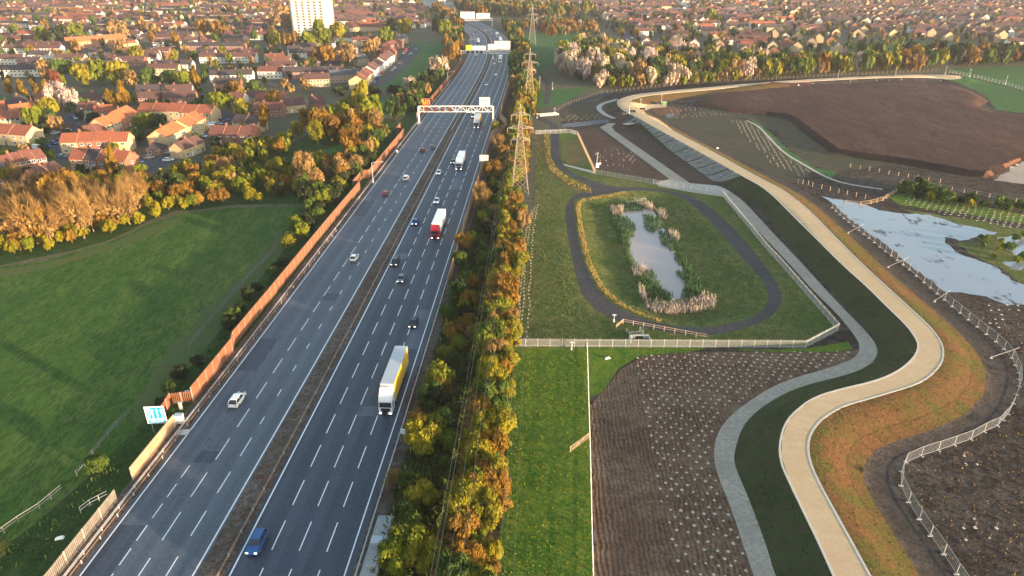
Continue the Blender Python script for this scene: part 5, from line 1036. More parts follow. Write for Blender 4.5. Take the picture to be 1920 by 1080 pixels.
bs = thing('message_sign', 'dark message sign with amber lane arrows on the near gantry', 'sign', (gx0 + 3.8, gy0 - .2, 9.0)); mb = MB(); mb.box(0, 0, 0, 4.9, .5, 3.7); mb.box(-1.2, .3, -1, .2, .2, 1.2); mb.box(1.2, .3, -1, .2, .2, 1.2); hsg = mb.build('housing', 'dark', bs)
mb = MB(); mb.box(0, -.27, .25, 4.3, .04, .08); mb.box(0, -.27, 3.35, 4.3, .04, .08)
mb.add([(-1.9, -.28, 1.9), (-1.5, -.28, 2.6), (-1.1, -.28, 2.6), (-1.1, -.28, 3.0), (-1.9, -.28, 2.9)], [(0, 1, 2, 3, 4)])
for a in ((-1.9, 2.7, .9, .3), (-1.9, 1.8, .35, 1.0), (-1.5, 1.8, .8, .3), (-1.0, .9, .35, 1.1), (-1.5, .8, 1.0, .3)): mb.box(a[0] + a[2] / 2, -.27, a[1], a[2], .04, a[3])
for x in (.05, .95, 1.85): mb.box(x, -.27, .7, .26, .04, 2.2); mb.box(x - .14, -.27, 2.5, .22, .04, .26)
mb.build('amber_symbols', 'amber', hsg)
wb = thing('rear_sign', 'white back of a message sign on the right of the near gantry', 'sign', (-13.4, gy0 + .3, 9.0)); mb = MB(); mb.box(0, 0, 0, 5.2, .6, 4.0); mb.build('panel', 'signback', wb); mb = MB(); mb.box(-.9, -.33, .1, .08, .06, 3.8); mb.box(.9, -.33, .1, .08, .06, 3.8); mb.box(0, -.33, 4.0, 5.3, .1, .14); mb.box(-1.2, 0, -1, .2, .2, 1.1); mb.box(1.2, 0, -1, .2, .2, 1.1); mb.build('frame', 'galv', wb)
def signthing(label, px, py_, Yd, z, w, h, m, name='gantry_sign', rim='signwhite', legs=True, lines=0):
    Zc = (CH - z) * ST + Yd * CT; x = (px - 960) / FPX * Zc; o = thing(name, label, 'sign', (x, Yd, z)); mb = MB(); mb.box(0, 0, 0, w, .25, h, 0); mb.box(0, -.14, .15, w - .3, .04, h - .3, 1); mb.build('panel', [rim, m], o)
    if legs: mb = MB(); mb.box(-w / 3, .2, -1.2, .2, .2, 1.4); mb.box(w / 3, .2, -1.2, .2, .2, 1.4); mb.build('bracket', 'galv', o)
    for i in range(lines): mb = MB(); mb.box(-w / 2 + w * (i + 1) / (lines + 1), -.18, .1, .1, .05, h - .2); mb.build('rib', 'galv', o)
    return o
gantry(575, 'second white gantry further up carrying the yellow sign', -41.0, -1.2, 6.5, 8.4)
signthing('yellow sign on the left of the second gantry', 879, 86, 574, 9.3, 4.4, 3.4, 'signyellow', rim='signyellow'); signthing('wide white sign on the second gantry beside the yellow sign', 898, 88, 574.2, 9.3, 10.8, 2.8, 'plaincloth')
signthing('grey back of the lower sign on the second gantry', 923, 88, 575.8, 9.0, 7.0, 4.4, 'signback', rim='galv', lines=3); signthing('largest pale sign back at the right of the second gantry', 942, 83, 576, 9.0, 12.5, 6.6, 'signback', rim='galv', lines=4)
for i in range(4): Zc = 68 * ST + 574 * CT; o = thing('lane_signal', f'dark lane signal under the second gantry, {["first", "second", "third", "fourth"][i]} from the left', 'signal', ((878 + i * 8.2 - 960) / FPX * Zc, 573.6, 6.5), 0, 'lane signals'); mb = MB(); mb.box(0, 0, 0, 2.2, .3, 2.0); mb.build('housing', 'dark', o); mb = MB(); mb.box(0, .25, 1.6, .2, .3, .8); mb.build('bracket', 'galv', o)
xa, ya_ = P0(863, 50); xb, yb_ = P0(923, 50); gantry(ya_, 'third gantry with long white signs at the motorway bend', xa, xb, 7, 9)
signthing('left long white sign on the third gantry', 877, 34, ya_ - 1, 9.6, 17, 7.0, 'plaincloth'); signthing('right long white sign on the third gantry', 906, 35, ya_ - 1, 9.6, 16, 5.5, 'plaincloth')
xa, ya_ = P0(822, 17); xb, yb_ = P0(851, 17); gantry(ya_, 'farthest gantry almost at the top of the picture', xa, xb, 7, 9); signthing('pale sign on the farthest gantry', 829, 6, ya_ - 1, 9.6, 12, 6, 'plaincloth')
# blue lane sign
bx, by_ = P0(303, 812); b_ = thing('lane_sign', 'blue and white lane merge sign with four arrows on two posts', 'sign', (bx - .2, by_, 0), R(4)); Wb, Hb, zb = 3.3, 3.5, 2.1
for x in (-1.1, 1.1): mb = MB(); mb.bar((x, .12, -.2), (x, .12, zb + Hb - .2), .09, 0, None, 8); mb.build('post', 'galv', b_)
mb = MB(); mb.box(0, 0, zb, Wb, .08, Hb); pn = mb.build('panel', 'signwhite', b_)
mb = MB(); y = -.05
mb.add([(-1.42, y, zb + .95), (1.5, y, zb + .95), (1.5, y, zb + 3.3), (-.6, y, zb + 3.3), (-.75, y, zb + 2.75), (-1.42, y, zb + 1.95)], [(0, 1, 2, 3, 4, 5)]); mb.add([(-1.45, y, zb + .12), (1.5, y, zb + .12), (1.5, y, zb + .74), (-1.45, y, zb + .74)], [(0, 1, 2, 3)]); mb.build('blue_field', 'signblue', pn)
mb = MB(); y = -.062
def arrow(x, z0, z1, w=.20, hw2=.3): mb.add([(x - w / 2, y, z0), (x + w / 2, y, z0), (x + w / 2, y, z1), (x + hw2, y, z1 - .08), (x, y, z1 + .42), (x - hw2, y, z1 - .08), (x - w / 2, y, z1)], [(0, 1, 2, 3, 4, 5, 6)])
arrow(-.42, zb + 1.0, zb + 2.65); arrow(.36, zb + 1.0, zb + 2.65); arrow(1.12, zb + 1.0, zb + 2.65)
mb.add([(-1.2, y, zb + 1.0), (-.98, y, zb + 1.0), (-.98, y, zb + 1.65), (-.72, y, zb + 1.95), (-.60, y, zb + 1.85), (-.62, y, zb + 2.3), (-1.05, y, zb + 2.2), (-.90, y, zb + 2.1), (-1.2, y, zb + 1.75)], [tuple(range(9))]); mb.build('lane_arrow', 'signwhite', pn)
def text(s, size, parent, loc, m, rot=(R(90), 0, 0), name='lettering', al='CENTER'):
    cu = bpy.data.curves.new(name, 'FONT'); cu.body = s; cu.size = size; cu.align_x = al; cu.extrude = .004; tmp = bpy.data.objects.new(name, cu); me = bpy.data.meshes.new_from_object(tmp); bpy.data.objects.remove(tmp); me.materials.clear(); me.materials.append(MAT[m]); o = obj(name, me, parent, loc); o.rotation_euler = rot; return o
text('300 yards', .56, pn, (0, -.065, zb + .27), 'signwhite')
# roadside cabinets
for i, (a, b, w, h, m, lb) in enumerate(((338,792,1.3,1.7,'steelwhite','white rounded cabinet just right of the blue sign'),(340,768,.5,1.6,'concrete','pale square pillar behind the white cabinet'),(322,800,1.4,1.2,'galv','low grey cabinet behind the blue sign posts'),(345,812,1.8,.25,'concrete','white-framed inspection hatch beside the road'),(762,1062,0,0,'',''))):
    if not w: continue
    x, y = P0(a, b); o = thing('roadside_cabinet', lb, 'cabinet', (x, y, 0), R(3), 'roadside cabinets'); mb = MB(); mb.box(0, 0, -.05, w, w * .7, h); mb.build('body', m, o); mb = MB(); mb.box(0, 0, h - .05, w + .1, w * .7 + .1, .08); mb.box(0, -w * .35 - .01, .15, .04, .03, max(.05, h - .4)); mb.build('lid', 'galv', o)
x, y = rp(s_at_y(73), 23.6); o = thing('concrete_pad', 'grey concrete pad with cabinet at the bottom right of the road', 'cabinet', (x, y, 0), R(-3)); mb = MB(); mb.box(0, 0, 0, 2.4, 13, .16); mb.build('slab', 'concrete', o); mb = MB(); mb.box(-.1, 1, .15, 1.5, 1.3, .8); mb.box(-.1, 1, .95, 1.6, 1.4, .06); mb.build('hatch', 'galv', o); mb = MB(); mb.box(.1, -3, .15, 1.3, 1.0, .5); mb.build('hatch', 'concrete', o)
# roadside marker signs
def postsign(a, b, w, h, zb, label, m='signwhite', posts=1):
    x, y = P(a, b); o = thing('roadside_sign', label, 'sign', (x, y, gz((x, y))), R(-2), 'small roadside signs'); mb = MB()
    mb.box(0, 0, zb, w, .06, h); mb.build('panel', m, o)
    for k in ((0,) if posts == 1 else (-w / 3, w / 3)): q = MB(); q.bar((k, .06, -.1), (k, .06, zb + h * .8), .07, 0, None, 6); q.build('post', 'galv', o)
postsign(757, 826, .85, 1.1, 1.4, 'small white marker sign above the other beside the scrub'); postsign(735, 908, .95, 1.3, 1.2, 'small white marker sign lower down beside the scrub', posts=2); postsign(910, 324, 3.4, 2.6, 4.3, 'large pale sign board by the right barrier', 'signback', 2) if 0 else postsign(908, 322, 3.4, 2.4, 4.2, 'large pale sign board by the right barrier', 'signback', 2)
postsign(745, 290, .9, 1.1, .8, 'little white sign on the left verge by the barrier')
for k in range(22):
    s = s_at_y(62) + k * 4.6; x, y = rp(s, 24.6); mb = MB(); mb.box(0, 0, 0, .11, .11, 1.15); mb.box(0, 0, 1.15, .15, .15, .1); o = mb.build('marker_post', 'timber', None, (x, y, 0)); auto(tag(o, None, 'post', 'timber posts along the right edge of the motorway'), 'short weathered timber post', 'right of the motorway')
# lamp posts
def lamp(a, b, h, label, arm=0, rz=0):
    x, y = P(a, b); o = thing('street_lamp', label, 'street lamp', (x, y, gz((x, y))), rz, 'lamp posts'); mb = MB(); mb.bar((0, 0, -.1), (0, 0, h), .13, 0, .07, 8); mb.box(0, 0, 0, .35, .35, .7)
    if arm: mb.bar((0, 0, h), (.5, 0, h + .35), .07, 0, .07, 6); mb.bar((.5, 0, h + .35), (arm, 0, h + .55), .07, 0, .05, 6)
    mb.build('pole', 'steelwhite', o); q = MB(); q.box(arm + .2 if arm else 0, 0, h + (.5 if arm else 0), .9, .3, .16); q.build('lamp_head', 'signback', o)
lamp(700, 343, 7.4, 'curved white lamp post left of the motorway by the stepped barrier', 3.6); lamp(840, 160, 8, 'far curved lamp post above the near gantry', 4.2); lamp(880, 92, 8, 'farthest curved lamp post behind the yellow sign', 5)
lamp(1119, 311, 5, 'thin lamp column with white box in the brown soil corner'); lamp(88, 272, 7, 'slanting lamp post beside the estate parked cars'); lamp(158, 226, 6, 'lamp post at the top of the cul-de-sac'); lamp(210, 345 - 2, 5, 'estate lamp post behind the conifer')
for i, (a, b) in enumerate(((1772,139),(1817,144),(1885,158),(1571,146),(1679,142))): lamp(a, b, 5, ['tall lamp at the end of the tan path', 'lamp post just right of the path end', 'lamp post by the right field fence', 'small lamp post in front of the left tree line', 'small lamp post under the pink tree'][i])
for a, b, h, lb in ((1012,158,4.5,'lamp post beside the far footpath'),(1036,168,4,'lamp post with a round top on the green'),(1007,222,2.4,'short pale post left of the footbridge'),(1040,214,3,'white gate post right of the footbridge'),(1151,604,1.8,'white post at the lower left of the oval path'),(1072,656,1.8,'white post below the bottom palisade fence'),(1240,192,4,'thin pole on the tan plaza'),(1201,200,4,'thin pole at the plaza mouth'),(1180,214,4,'slim pole above the sluice')): lamp(a, b, h, lb)
x, y = P(1120, 314); o = thing('white_cabinet', 'white cabinet at the foot of the lamp column', 'cabinet', (x, y, gz((x, y)))); mb = MB(); mb.box(0, 0, 0, 1.2, .7, 1.7); mb.build('body', 'steelwhite', o); mb = MB(); mb.box(.9, .2, 1.2, .9, .08, .7); mb.build('panel', 'signwhite', o)
x, y = P(1245, 196); o = thing('green_container', 'small green container at the plaza end', 'container', (x, y, gz((x, y))), R(4)); mb = MB(); mb.box(0, 0, 0, 2.6, 1.8, 1.5); mb.build('body', 'contgreen' if 'contgreen' in MAT else mat('contgreen', (.10,.22,.06), .6, .1).name, o); mb = MB(); mb.box(0, 0, 1.5, 2.7, 1.9, .08); mb.build('lid', 'galv', o)
for (a, b), rz, lb in (((1186,211), -35, 'dark bench at the mouth of the plaza'), ((1204,207), -30, 'dark bench beside the orange mound')):
    x, y = P(a, b); o = thing('bench', lb, 'bench', (x, y, gz((x, y))), R(rz), 'benches by the plaza'); mb = MB(); mb.box(0, 0, .42, 3.0, .7, .12); mb.build('seat', 'dark', o); mb = MB(); mb.box(0, .35, .55, 3.0, .1, .6); mb.build('backrest', 'dark', o)
    for s in (-1.2, 1.2): mb = MB(); mb.box(s, 0, 0, .15, .6, .42); mb.build('leg', 'dark', o)
# timber stakes round the works
mb = MB(); mb.box(0, 0, -.1, .12, .12, 1.5); mb.box(0, 0, 1.4, .16, .05, .22); stake = mb.mesh('stake', 'timber')
for pts, lb, pl in (([(1496,344),(1505,345),(1515,347),(1523,350),(1540,354),(1556,358),(1572,362),(1588,365),(1605,369),(1622,373)], 'short pale stake', 'above the flooded pool'), ([(1594,314),(1612,318),(1630,320),(1648,323),(1666,327),(1684,330),(1702,333),(1720,336),(1740,340),(1762,343)], 'short pale stake', 'below the brown plateau'), ([(1594,157),(1643,153),(1667,151),(1690,149),(1765,148)], 'short pale stake', 'above the brown plateau')):
    for a, b in pts: x, y = P(a, b); o = obj('survey_stake', stake, None, (x, y, gz((x, y)))); auto(tag(o, None, 'stake', 'survey stakes around the works'), lb, pl)
for a, b, lb in ((1473,157,'white slab on the bank below the tan path'),(1497,160,'small white slab, second on the bank'),(1524,157,'pair of white slabs further right on the bank'),(1345,278,'lone white block on the olive heath'),(1139,672,'small white cone-shaped bag on the grass'),(111,1010,'white litter bag on the left verge'),(350,735,'white torn litter on the verge above the blue sign'),(487,897,'orange litter in the median')):
    x, y = P(a, b); o = thing('debris', lb, 'debris', (x, y, gz((x, y)) + (.12 if a == 487 else 0)), R(20), 'loose debris'); mb = MB(); mb.loft([[(-.6,-.25,0),(.6,-.3,0),(.65,.3,0),(-.5,.28,0)], [(-.4,-.15,.3),(.45,-.2,.22),(.4,.2,.3),(-.35,.2,.25)]]); mb.build('lump', 'redbox' if a == 487 else 'signwhite', o)
# ---------------- saplings
mat('mulch', (.54,.48,.40), .9, .15, 4); mat('sapstem', (.34,.28,.20), .9, .1)
mb = MB(); mb.bar((0, 0, 0), (.05, .03, 1.0), .036, 0, .02, 3); mb.bar((.03, 0, .6), (.1, .06, 1.05), .02, 0, .01, 3); sapm = mb.mesh('sapling', 'sapstem')
mb = MB(); mb.loft([[(-.27,-.24,0),(.26,-.26,0),(.29,.25,0),(-.24,.28,0)], [(-.22,-.2,.07),(.22,-.2,.09),(.2,.22,.06),(-.2,.2,.08)]]); mb.v = [(v[0] * .78, v[1] * .78, v[2]) for v in mb.v]; mulm = mb.mesh('mulch_mat', 'mulch')
SP = []
def saps(poly, dx, dy, ang, keep=1, js=.14, seed=1, sc=1.0, area='', near=True):
    r = random.Random(seed); q = PP(poly); c, s = math.cos(ang), math.sin(ang); us = [p[0] * c + p[1] * s for p in q]; vs = [-p[0] * s + p[1] * c for p in q]; v = min(vs); k = 0; pts = []
    while v < max(vs):
        u = min(us) + (dx / 2 if k % 2 else 0)
        while u < max(us):
            uu, vv = u + r.gauss(0, js), v + r.gauss(0, js)
            if r.random() < keep: pts.append((uu * c - vv * s, uu * s + vv * c))
            u += dx
        v += dy; k += 1
    a = np.array(pts); ok = inside(a[:, 0], a[:, 1], q)
    for (x, y), o in zip(pts, ok):
        if o: SP.append((x, y, sc * r.uniform(.8, 1.2), area))
A1 = 'ploughed strip beside the gravel path'
saps([(1188,672),(1225,666),(1440,660),(1590,657),(1598,672),(1500,700),(1430,725),(1365,768),(1338,805),(1328,855),(1345,905),(1385,1000),(1408,1085),(1268,1085),(1240,940),(1215,800)], 1.75, 1.45, R(-8), .94, seed=91, area=A1)
saps([(1790,840),(1850,860),(1850,905),(1800,900)], 1.6, 2.2, 0, .55, seed=92, area='dark mud inside the mesh fence'); saps([(1795,970),(1875,975),(1872,1030),(1800,1010)], 1.7, 2.0, 0, .7, seed=93, area='dark mud inside the mesh fence'); saps([(1850,565),(1915,570),(1915,590),(1860,590)], 2.2, 2.4, 0, .6, seed=94, area='mud below the flooded pool'); saps([(1850,595),(1890,600),(1885,622),(1855,615)], 1.6, 2, 0, .7, seed=95, area='mud below the flooded pool')
saps([(1700,364),(1925,404),(1990,418),(1990,440),(1900,428),(1760,400),(1690,378)], 2.0, 2.1, R(-12), .95, seed=96, sc=1.15, area='right plantation')
saps([(1385,226),(1398,226),(1440,258),(1470,292),(1520,322),(1500,330),(1450,310),(1410,270),(1370,226)], 2.4, 2.0, R(20), .9, seed=97, area='curving heath belt'); saps([(1240,208),(1300,192),(1330,200),(1370,215),(1300,222),(1265,222)], 3.0, 3.6, R(20), .8, seed=98, area='curving heath belt'); saps([(1240,180),(1300,192),(1250,190)], 3, 3, 0, .8, seed=98, area='curving heath belt')
saps([(1060,214),(1120,215),(1140,222),(1062,230)], 3.0, 3.4, R(5), .85, seed=99, area='slope by the stream'); saps([(1110,285),(1180,275),(1205,300),(1160,322),(1120,300)], 2.4, 2.4, R(5), .25, seed=100, area='brown soil above the oval site')
for ln in ([(1002,390),(992,430),(985,480),(982,560),(976,640)], [(997,395),(986,440),(978,520),(970,640)], [(1008,385),(1001,420),(996,480),(992,560),(988,640)]):
    q = resample(PP(ln), 44)
    for x, y in q: SP.append((x + rnd.gauss(0, .15), y, 1.0, 'rows beside the tall hedge'))
SP.sort(key=lambda t: (0 if (lambda p: -20 < p[0] < 1940 and p[1] < 1100)(pix(t[0], t[1])) else 1, t[0] ** 2 + t[1] ** 2))
print('SAPLINGS', len(SP))
SPL = {A1: 'young whip tree on a white mulch mat in the ploughed strip', 'dark mud inside the mesh fence': 'young tree on a pale mat in mud inside the mesh fence', 'mud below the flooded pool': 'young tree on a pale mat in mud below the pool', 'right plantation': 'young tree on a mat in the green plantation', 'rows beside the tall hedge': 'young tree in the rows on grass beside the tall hedge'}
for x, y, sc, area in SP[:300]:
    o = obj('sapling', sapm, None, (x, y, gz((x, y)) - .02), rnd.uniform(0, 6), (sc, sc, sc)); tag(o, SPL.get(area, 'young tree on the ' + area), 'sapling', 'saplings in the ' + area); obj('mulch_mat', mulm, o)
sv, sf, sm = [], [], []
for x, y, sc, area in SP[300:]:
    z = gz((x, y)) - .02
    for me, mi in ((sapm, 0), (mulm, 1)):
        o = len(sv); sv += [(v.co.x * sc * 1.1 + x, v.co.y * sc * 1.1 + y, v.co.z * sc + z) for v in me.vertices]; sf += [tuple(i + o for i in p.vertices) for p in me.polygons]; sm += [mi] * len(me.polygons)
mb = MB(); mb.v, mb.f, mb.m = sv, sf, sm; tag(mb.build('distant_saplings', ['sapstem', 'mulch']), 'rows of farther saplings with pale mats in the planted belts', 'saplings', kind='stuff')
# ---------------- vehicles
CC = {'white': (.80,.80,.80), 'silver': (.45,.47,.50), 'grey': (.16,.17,.19), 'black': (.02,.02,.025), 'blue': (.02,.12,.38), 'darkblue': (.02,.09,.28), 'red': (.68,.02,.035), 'darkred': (.16,.03,.03), 'yellow': (.85,.50,.01), 'green': (.05,.15,.05), 'teal': (.03,.20,.25), 'cream': (.6,.55,.45)}
for n, c in CC.items(): mat('paint_' + n, c, .28, 0, spec=.6)
mat('glass', (.02,.03,.045), .08, 0, spec=.8); mat('tyre', (.02,.02,.02), .9, 0); mat('hub', (.4,.4,.42), .4, 0, metal=.6); mat('headlight', (1, .96, .85), .3, 0, emit=1.0); mat('lampglass', (.75,.78,.8), .15, 0); mat('taillight', (.5,.01,.01), .3, 0); mat('grille', (.03,.03,.035), .5, 0); mat('plate', (.7,.7,.68), .5, 0)
VM = {}
def wheel_mesh(r, w):
    k = ('w', r, w)
    if k not in VM:
        t = MB(); n = 14
        def ring(rr, x): return [(x, rr * math.cos(i * 2 * math.pi / n), rr * math.sin(i * 2 * math.pi / n)) for i in range(n)]
        t.loft([ring(r * .9, -w / 2), ring(r, -w * .35), ring(r, w * .35), ring(r * .9, w / 2)]); h = MB(); h.loft([ring(r * .58, -w / 2 - .01), ring(r * .58, w / 2 + .01)]); VM[k] = (t.mesh('tyre', 'tyre'), h.mesh('hub', 'hub'))
    return VM[k]
def car_parts(kind, col):
    k = (kind, col)
    if k in VM: return VM[k]
    L, Wd, Hh = {'car': (4.3, 1.78, 1.46), 'suv': (4.6, 1.88, 1.68), 'van': (5.3, 2.0, 2.3)}[kind]; hw = Wd / 2; b = MB()
    # stations: y along length (front = -y), half width, belt height
    bh = {'car': .88, 'suv': 1.0, 'van': 1.15}[kind]; st = [(-.5, .78, .50, .62), (-.46, .93, .30, .70), (-.36, 1, .22, bh - .06), (-.2, 1, .2, bh), (.2, 1, .2, bh + .02), (.38, 1, .22, bh + .02), (.47, .95, .32, bh - .02), (.5, .86, .45, bh - .12)]
    rings = [[(-hw * w * .92, y * L, z0), (hw * w * .92, y * L, z0), (hw * w, y * L, (z0 + z1) / 2), (hw * w * .93, y * L, z1), (-hw * w * .93, y * L, z1), (-hw * w, y * L, (z0 + z1) / 2)] for y, w, z0, z1 in st]; b.loft(rings)
    y0, y1, y2, y3 = {'car': (-.24, -.08, .26, .42), 'suv': (-.23, -.1, .34, .46), 'van': (-.40, -.27, .46, .49)}[kind]; z1, z2 = bh - .02, Hh
    base = [(-hw * .90, y0 * L), (hw * .90, y0 * L), (hw * .90, y3 * L), (-hw * .90, y3 * L)]; top = [(-hw * .70, y1 * L), (hw * .70, y1 * L), (hw * .70, y2 * L), (-hw * .70, y2 * L)]
    b.add([(x, y, z2 - .07) for x, y in top] + [(x * .93, y * .96, z2) for x, y in top], [(0, 1, 5, 4), (1, 2, 6, 5), (2, 3, 7, 6), (3, 0, 4, 7), (4, 5, 6, 7)])
    for (bx_, by2), (tx_, ty2) in zip(base, top): b.bar((bx_, by2, z1), (tx_, ty2, z2 - .05), .06)
    if kind == 'van': b.box(0, .12 * L, z1, Wd * .86, L * .66, z2 - z1 - .12)
    else: b.bar((-hw * .82, (y1 + y2) / 2 * L * 1.0 - .05, z1), (-hw * .71, (y1 + y2) / 2 * L, z2 - .05), .06); b.bar((hw * .82, (y1 + y2) / 2 * L - .05, z1), (hw * .71, (y1 + y2) / 2 * L, z2 - .05), .06)
    g = {}
    def quad(nm, i, j, sh=.03):
        m_ = MB(); a, c = base[i], base[j]; d, e = top[j], top[i]; q = [(a[0] * .985, a[1], z1), (c[0] * .985, c[1], z1), (d[0] * .985, d[1], z2 - .06), (e[0] * .985, e[1], z2 - .06)]; m_.add(q, [(0, 1, 2, 3)]); return m_.mesh(nm, 'glass')
    gl_ = [quad('windscreen', 0, 1), quad('side_window', 1, 2), quad('rear_window', 2, 3), quad('side_window', 3, 0)]
    if kind == 'van': gl_ = gl_[:1]
    lg = MB(); lg.box(0, 0, 0, .36, .10, .14); gr = MB(); gr.box(0, -L * .5 + .0, .36, Wd * .5, .06, .18); gr.box(0, -L * .505, .30, .5, .03, .1)
    rr = .33 if kind == 'car' else .37
    VM[k] = (b.mesh('body', 'paint_' + col, False), gl_, lg.mesh('headlight', 'headlight'), lg.mesh('headlight', 'lampglass'), lg.mesh('taillight', 'taillight'), gr.mesh('grille', 'grille'), (L, hw, rr, bh)); return VM[k]
def car(x, y, rz, kind, col, label, group, lit=False, full=True, z=0):
    """front faces -Y before rotation"""
    o = thing('van' if kind == 'van' else 'car', label, 'van' if kind == 'van' else 'car', (x, y, z), rz, group); b, gl_, h1, h0, tl_, gr, (L, hw, rr, bh) = car_parts(kind, col); obj('body', b, o)
    for g in gl_: obj(g.name.split('.')[0], g, o)
    for s in (-1, 1): obj('headlight', h1 if lit else h0, o, (s * hw * .66, -L * .487, bh - .28)); obj('taillight', tl_, o, (s * hw * .66, L * .492, bh - .24))
    obj('grille', gr, o); t, h = wheel_mesh(rr, .22)
    for sx in (-1, 1):
        for sy in (-.31, .31): w = obj('wheel', None, o, (sx * (hw - .10), sy * L, rr)); obj('tyre', t, w); obj('hub', h, w)
    return o
def lorry(x, y, rz, cab, side, roof, label, Lt=13.2, Ht=4.1, lit=True):
    o = thing('lorry', label, 'lorry', (x, y, .04), rz, 'lorries on the motorway'); W2 = 1.25
    c = MB(); yf = 0
    rings = [[(-W2, .0, .55), (W2, .0, .55), (W2, .0, 1.5), (W2 * .96, .12, 2.9), (-W2 * .96, .12, 2.9), (-W2, .0, 1.5)], [(-W2, .5, .45), (W2, .5, .45), (W2, .4, 1.5), (W2, .5, 3.3), (-W2, .5, 3.3), (-W2, .4, 1.5)], [(-W2, 2.1, .45), (W2, 2.1, .45), (W2, 2.1, 1.5), (W2 * .97, 2.1, Ht - .25), (-W2 * .97, 2.1, Ht - .25), (-W2, 2.1, 1.5)]]
    c.loft(rings); c.box(0, -.12, .32, 2.45, .3, .42); cabo = c.build('cab', 'paint_' + cab, o)
    m_ = MB(); m_.add([(-1.1, -.01, 1.62), (1.1, -.01, 1.62), (1.05, .10, 2.62), (-1.05, .10, 2.62)], [(0, 1, 2, 3)]); m_.add([(-1.1, -.03, 1.62), (1.1, -.03, 1.62), (1.05, .07, 2.62), (-1.05, .07, 2.62)], [(0, 1, 2, 3)]); m_.build('windscreen', 'glass', cabo)
    for s in (-1, 1): m_ = MB(); m_.add([(s * 1.262, .45, 1.65), (s * 1.262, 1.35, 1.65), (s * 1.262, 1.35, 2.5), (s * 1.262, .5, 2.5)], [(0, 1, 2, 3)]); m_.build('side_window', 'glass', cabo); m_ = MB(); m_.box(s * 1.42, .15, 1.7, .12, .2, .85); m_.build('mirror', 'paint_black', cabo); m_ = MB(); m_.box(s * .9, -.29, .45, .45, .08, .2); m_.build('headlight', 'headlight' if lit else 'lampglass', cabo)
    m_ = MB(); m_.box(0, -.03, .85, 1.7, .06, .6); m_.box(0, -.3, .36, .55, .04, .14); m_.build('grille', 'grille', cabo)
    t = MB(); ty0 = 2.7; t.box(0, ty0 + Lt / 2, 1.15, 2.5, Lt, Ht - 1.15); tro = t.build('trailer', 'paint_' + side, o)
    m_ = MB(); m_.box(0, ty0 + Lt / 2, Ht, 2.54, Lt + .04, .05); m_.box(0, ty0 - .02, 1.15, 2.54, .06, Ht - 1.15); m_.build('roof_panel', 'paint_' + roof, tro)
    m_ = MB(); m_.box(0, 6, .75, 1.0, 14, .35); m_.box(0, ty0 + 4.5, .45, 2.3, 3.4, .5); m_.build('chassis', 'grille', o)
    tw, hb_ = wheel_mesh(.5, .32)
    for sx in (-1, 1):
        for yy in (.9, 3.7, ty0 + Lt - 4.3, ty0 + Lt - 3.1, ty0 + Lt - 1.9): w = obj('wheel', None, o, (sx * 1.08, yy, .5)); obj('tyre', tw, w); obj('hub', hb_, w)
    return o
def onroad(px, py, away=False):
    s, off = so(px, py); x, y = rp(s, off); h = heading(s); return x, y, (h + math.pi / 2 if not away else h - math.pi / 2) + (0 if not away else 0)
# front faces -Y locally; oncoming cars travel along -tangent -> rz = heading - 90 deg
def put(px, py, kind, col, label, away=False):
    s, off = so(px, py); x, y = rp(s, off); rz = heading(s) - math.pi / 2 + (math.pi if away else 0); g = 'vehicles on the left carriageway' if away else 'vehicles on the right carriageway'
    return car(x, y, rz, kind, col, label, g, lit=not away, z=.04)
for a in ((445,756,'van','white','large white car on the left carriageway just above the blue sign'),(665,486,'car','white','white car on the left carriageway beside the middle barrier'),(724,364,'car','darkred','dark red car on the left carriageway'),(761,337,'suv','white','white car on the left carriageway level with the curved lamp'),(793,283,'car','darkred','left one of two dark cars below the gantry'),(813,277,'car','grey','right one of two dark cars below the gantry'),(893,106,'van','silver','pale van passing under the second gantry'),(891,61,'car','black','black car on the bend of the left carriageway'),(888,65,'car','white','white car beside the black one at the bend'),(906,72,'car','silver','silver car on the bend left of the median')): 
    if a[0] == 445: put(445,756,'suv',a[3],a[4],True)
    else: put(*a, True)
for a in ((484,1022,'suv','darkblue','dark blue car nearest the camera beside the median'),(775,612,'car','black','black car just ahead above the yellow lorry'),(753,526,'car','grey','grey car below another grey car'),(741,496,'suv','black','dark car closest to the median at mid height'),(780,417,'car','blue','bright blue car left of the red lorry'),(820,378,'car','white','white car directly above the red lorry'),(822,328,'car','white','second white car further up toward the gantry'),(850,305,'car','grey','dark grey car left of the white lorry'),(879,213,'car','white','white car just under the near gantry'),(888,219,'van','white','white van beside the grey and yellow lorry'),(912,160,'car','silver','silver car alone between the two gantries'),(930,141,'car','white','white car right of the silver one between gantries'),(927,121,'car','silver','silver car below the traffic cluster'),(924,110,'car','white','left car of the cluster under the second gantry'),(932,106,'car','black','dark car within the cluster under the gantry'),(929,113,'car','darkred','reddish car within the cluster under the gantry'),(911,58,'car','white','white car nearest the median on the bend'),(920,58,'car','silver','silver car in the middle lane at the bend'),(921,64,'car','cream','cream car following in the middle of the bend'),(929,80,'car','darkred','dark red car on the bend just above the gantry'),(829,14,'van','white','white van farthest up by the last gantry'),(838,19,'car','silver','tiny silver car beyond the third gantry'),(846,22,'car','white','tiny white car beyond the third gantry')): put(*a)
def putl(px, py, *a, **k): s, off = so(px, py); x, y = rp(s, off); return lorry(x, y, heading(s) - math.pi / 2, *a, **k)
yl = putl(724, 778, 'white', 'yellow', 'silver', 'big white-cab lorry with bright yellow trailer side', Lt=13.6, Ht=4.9)
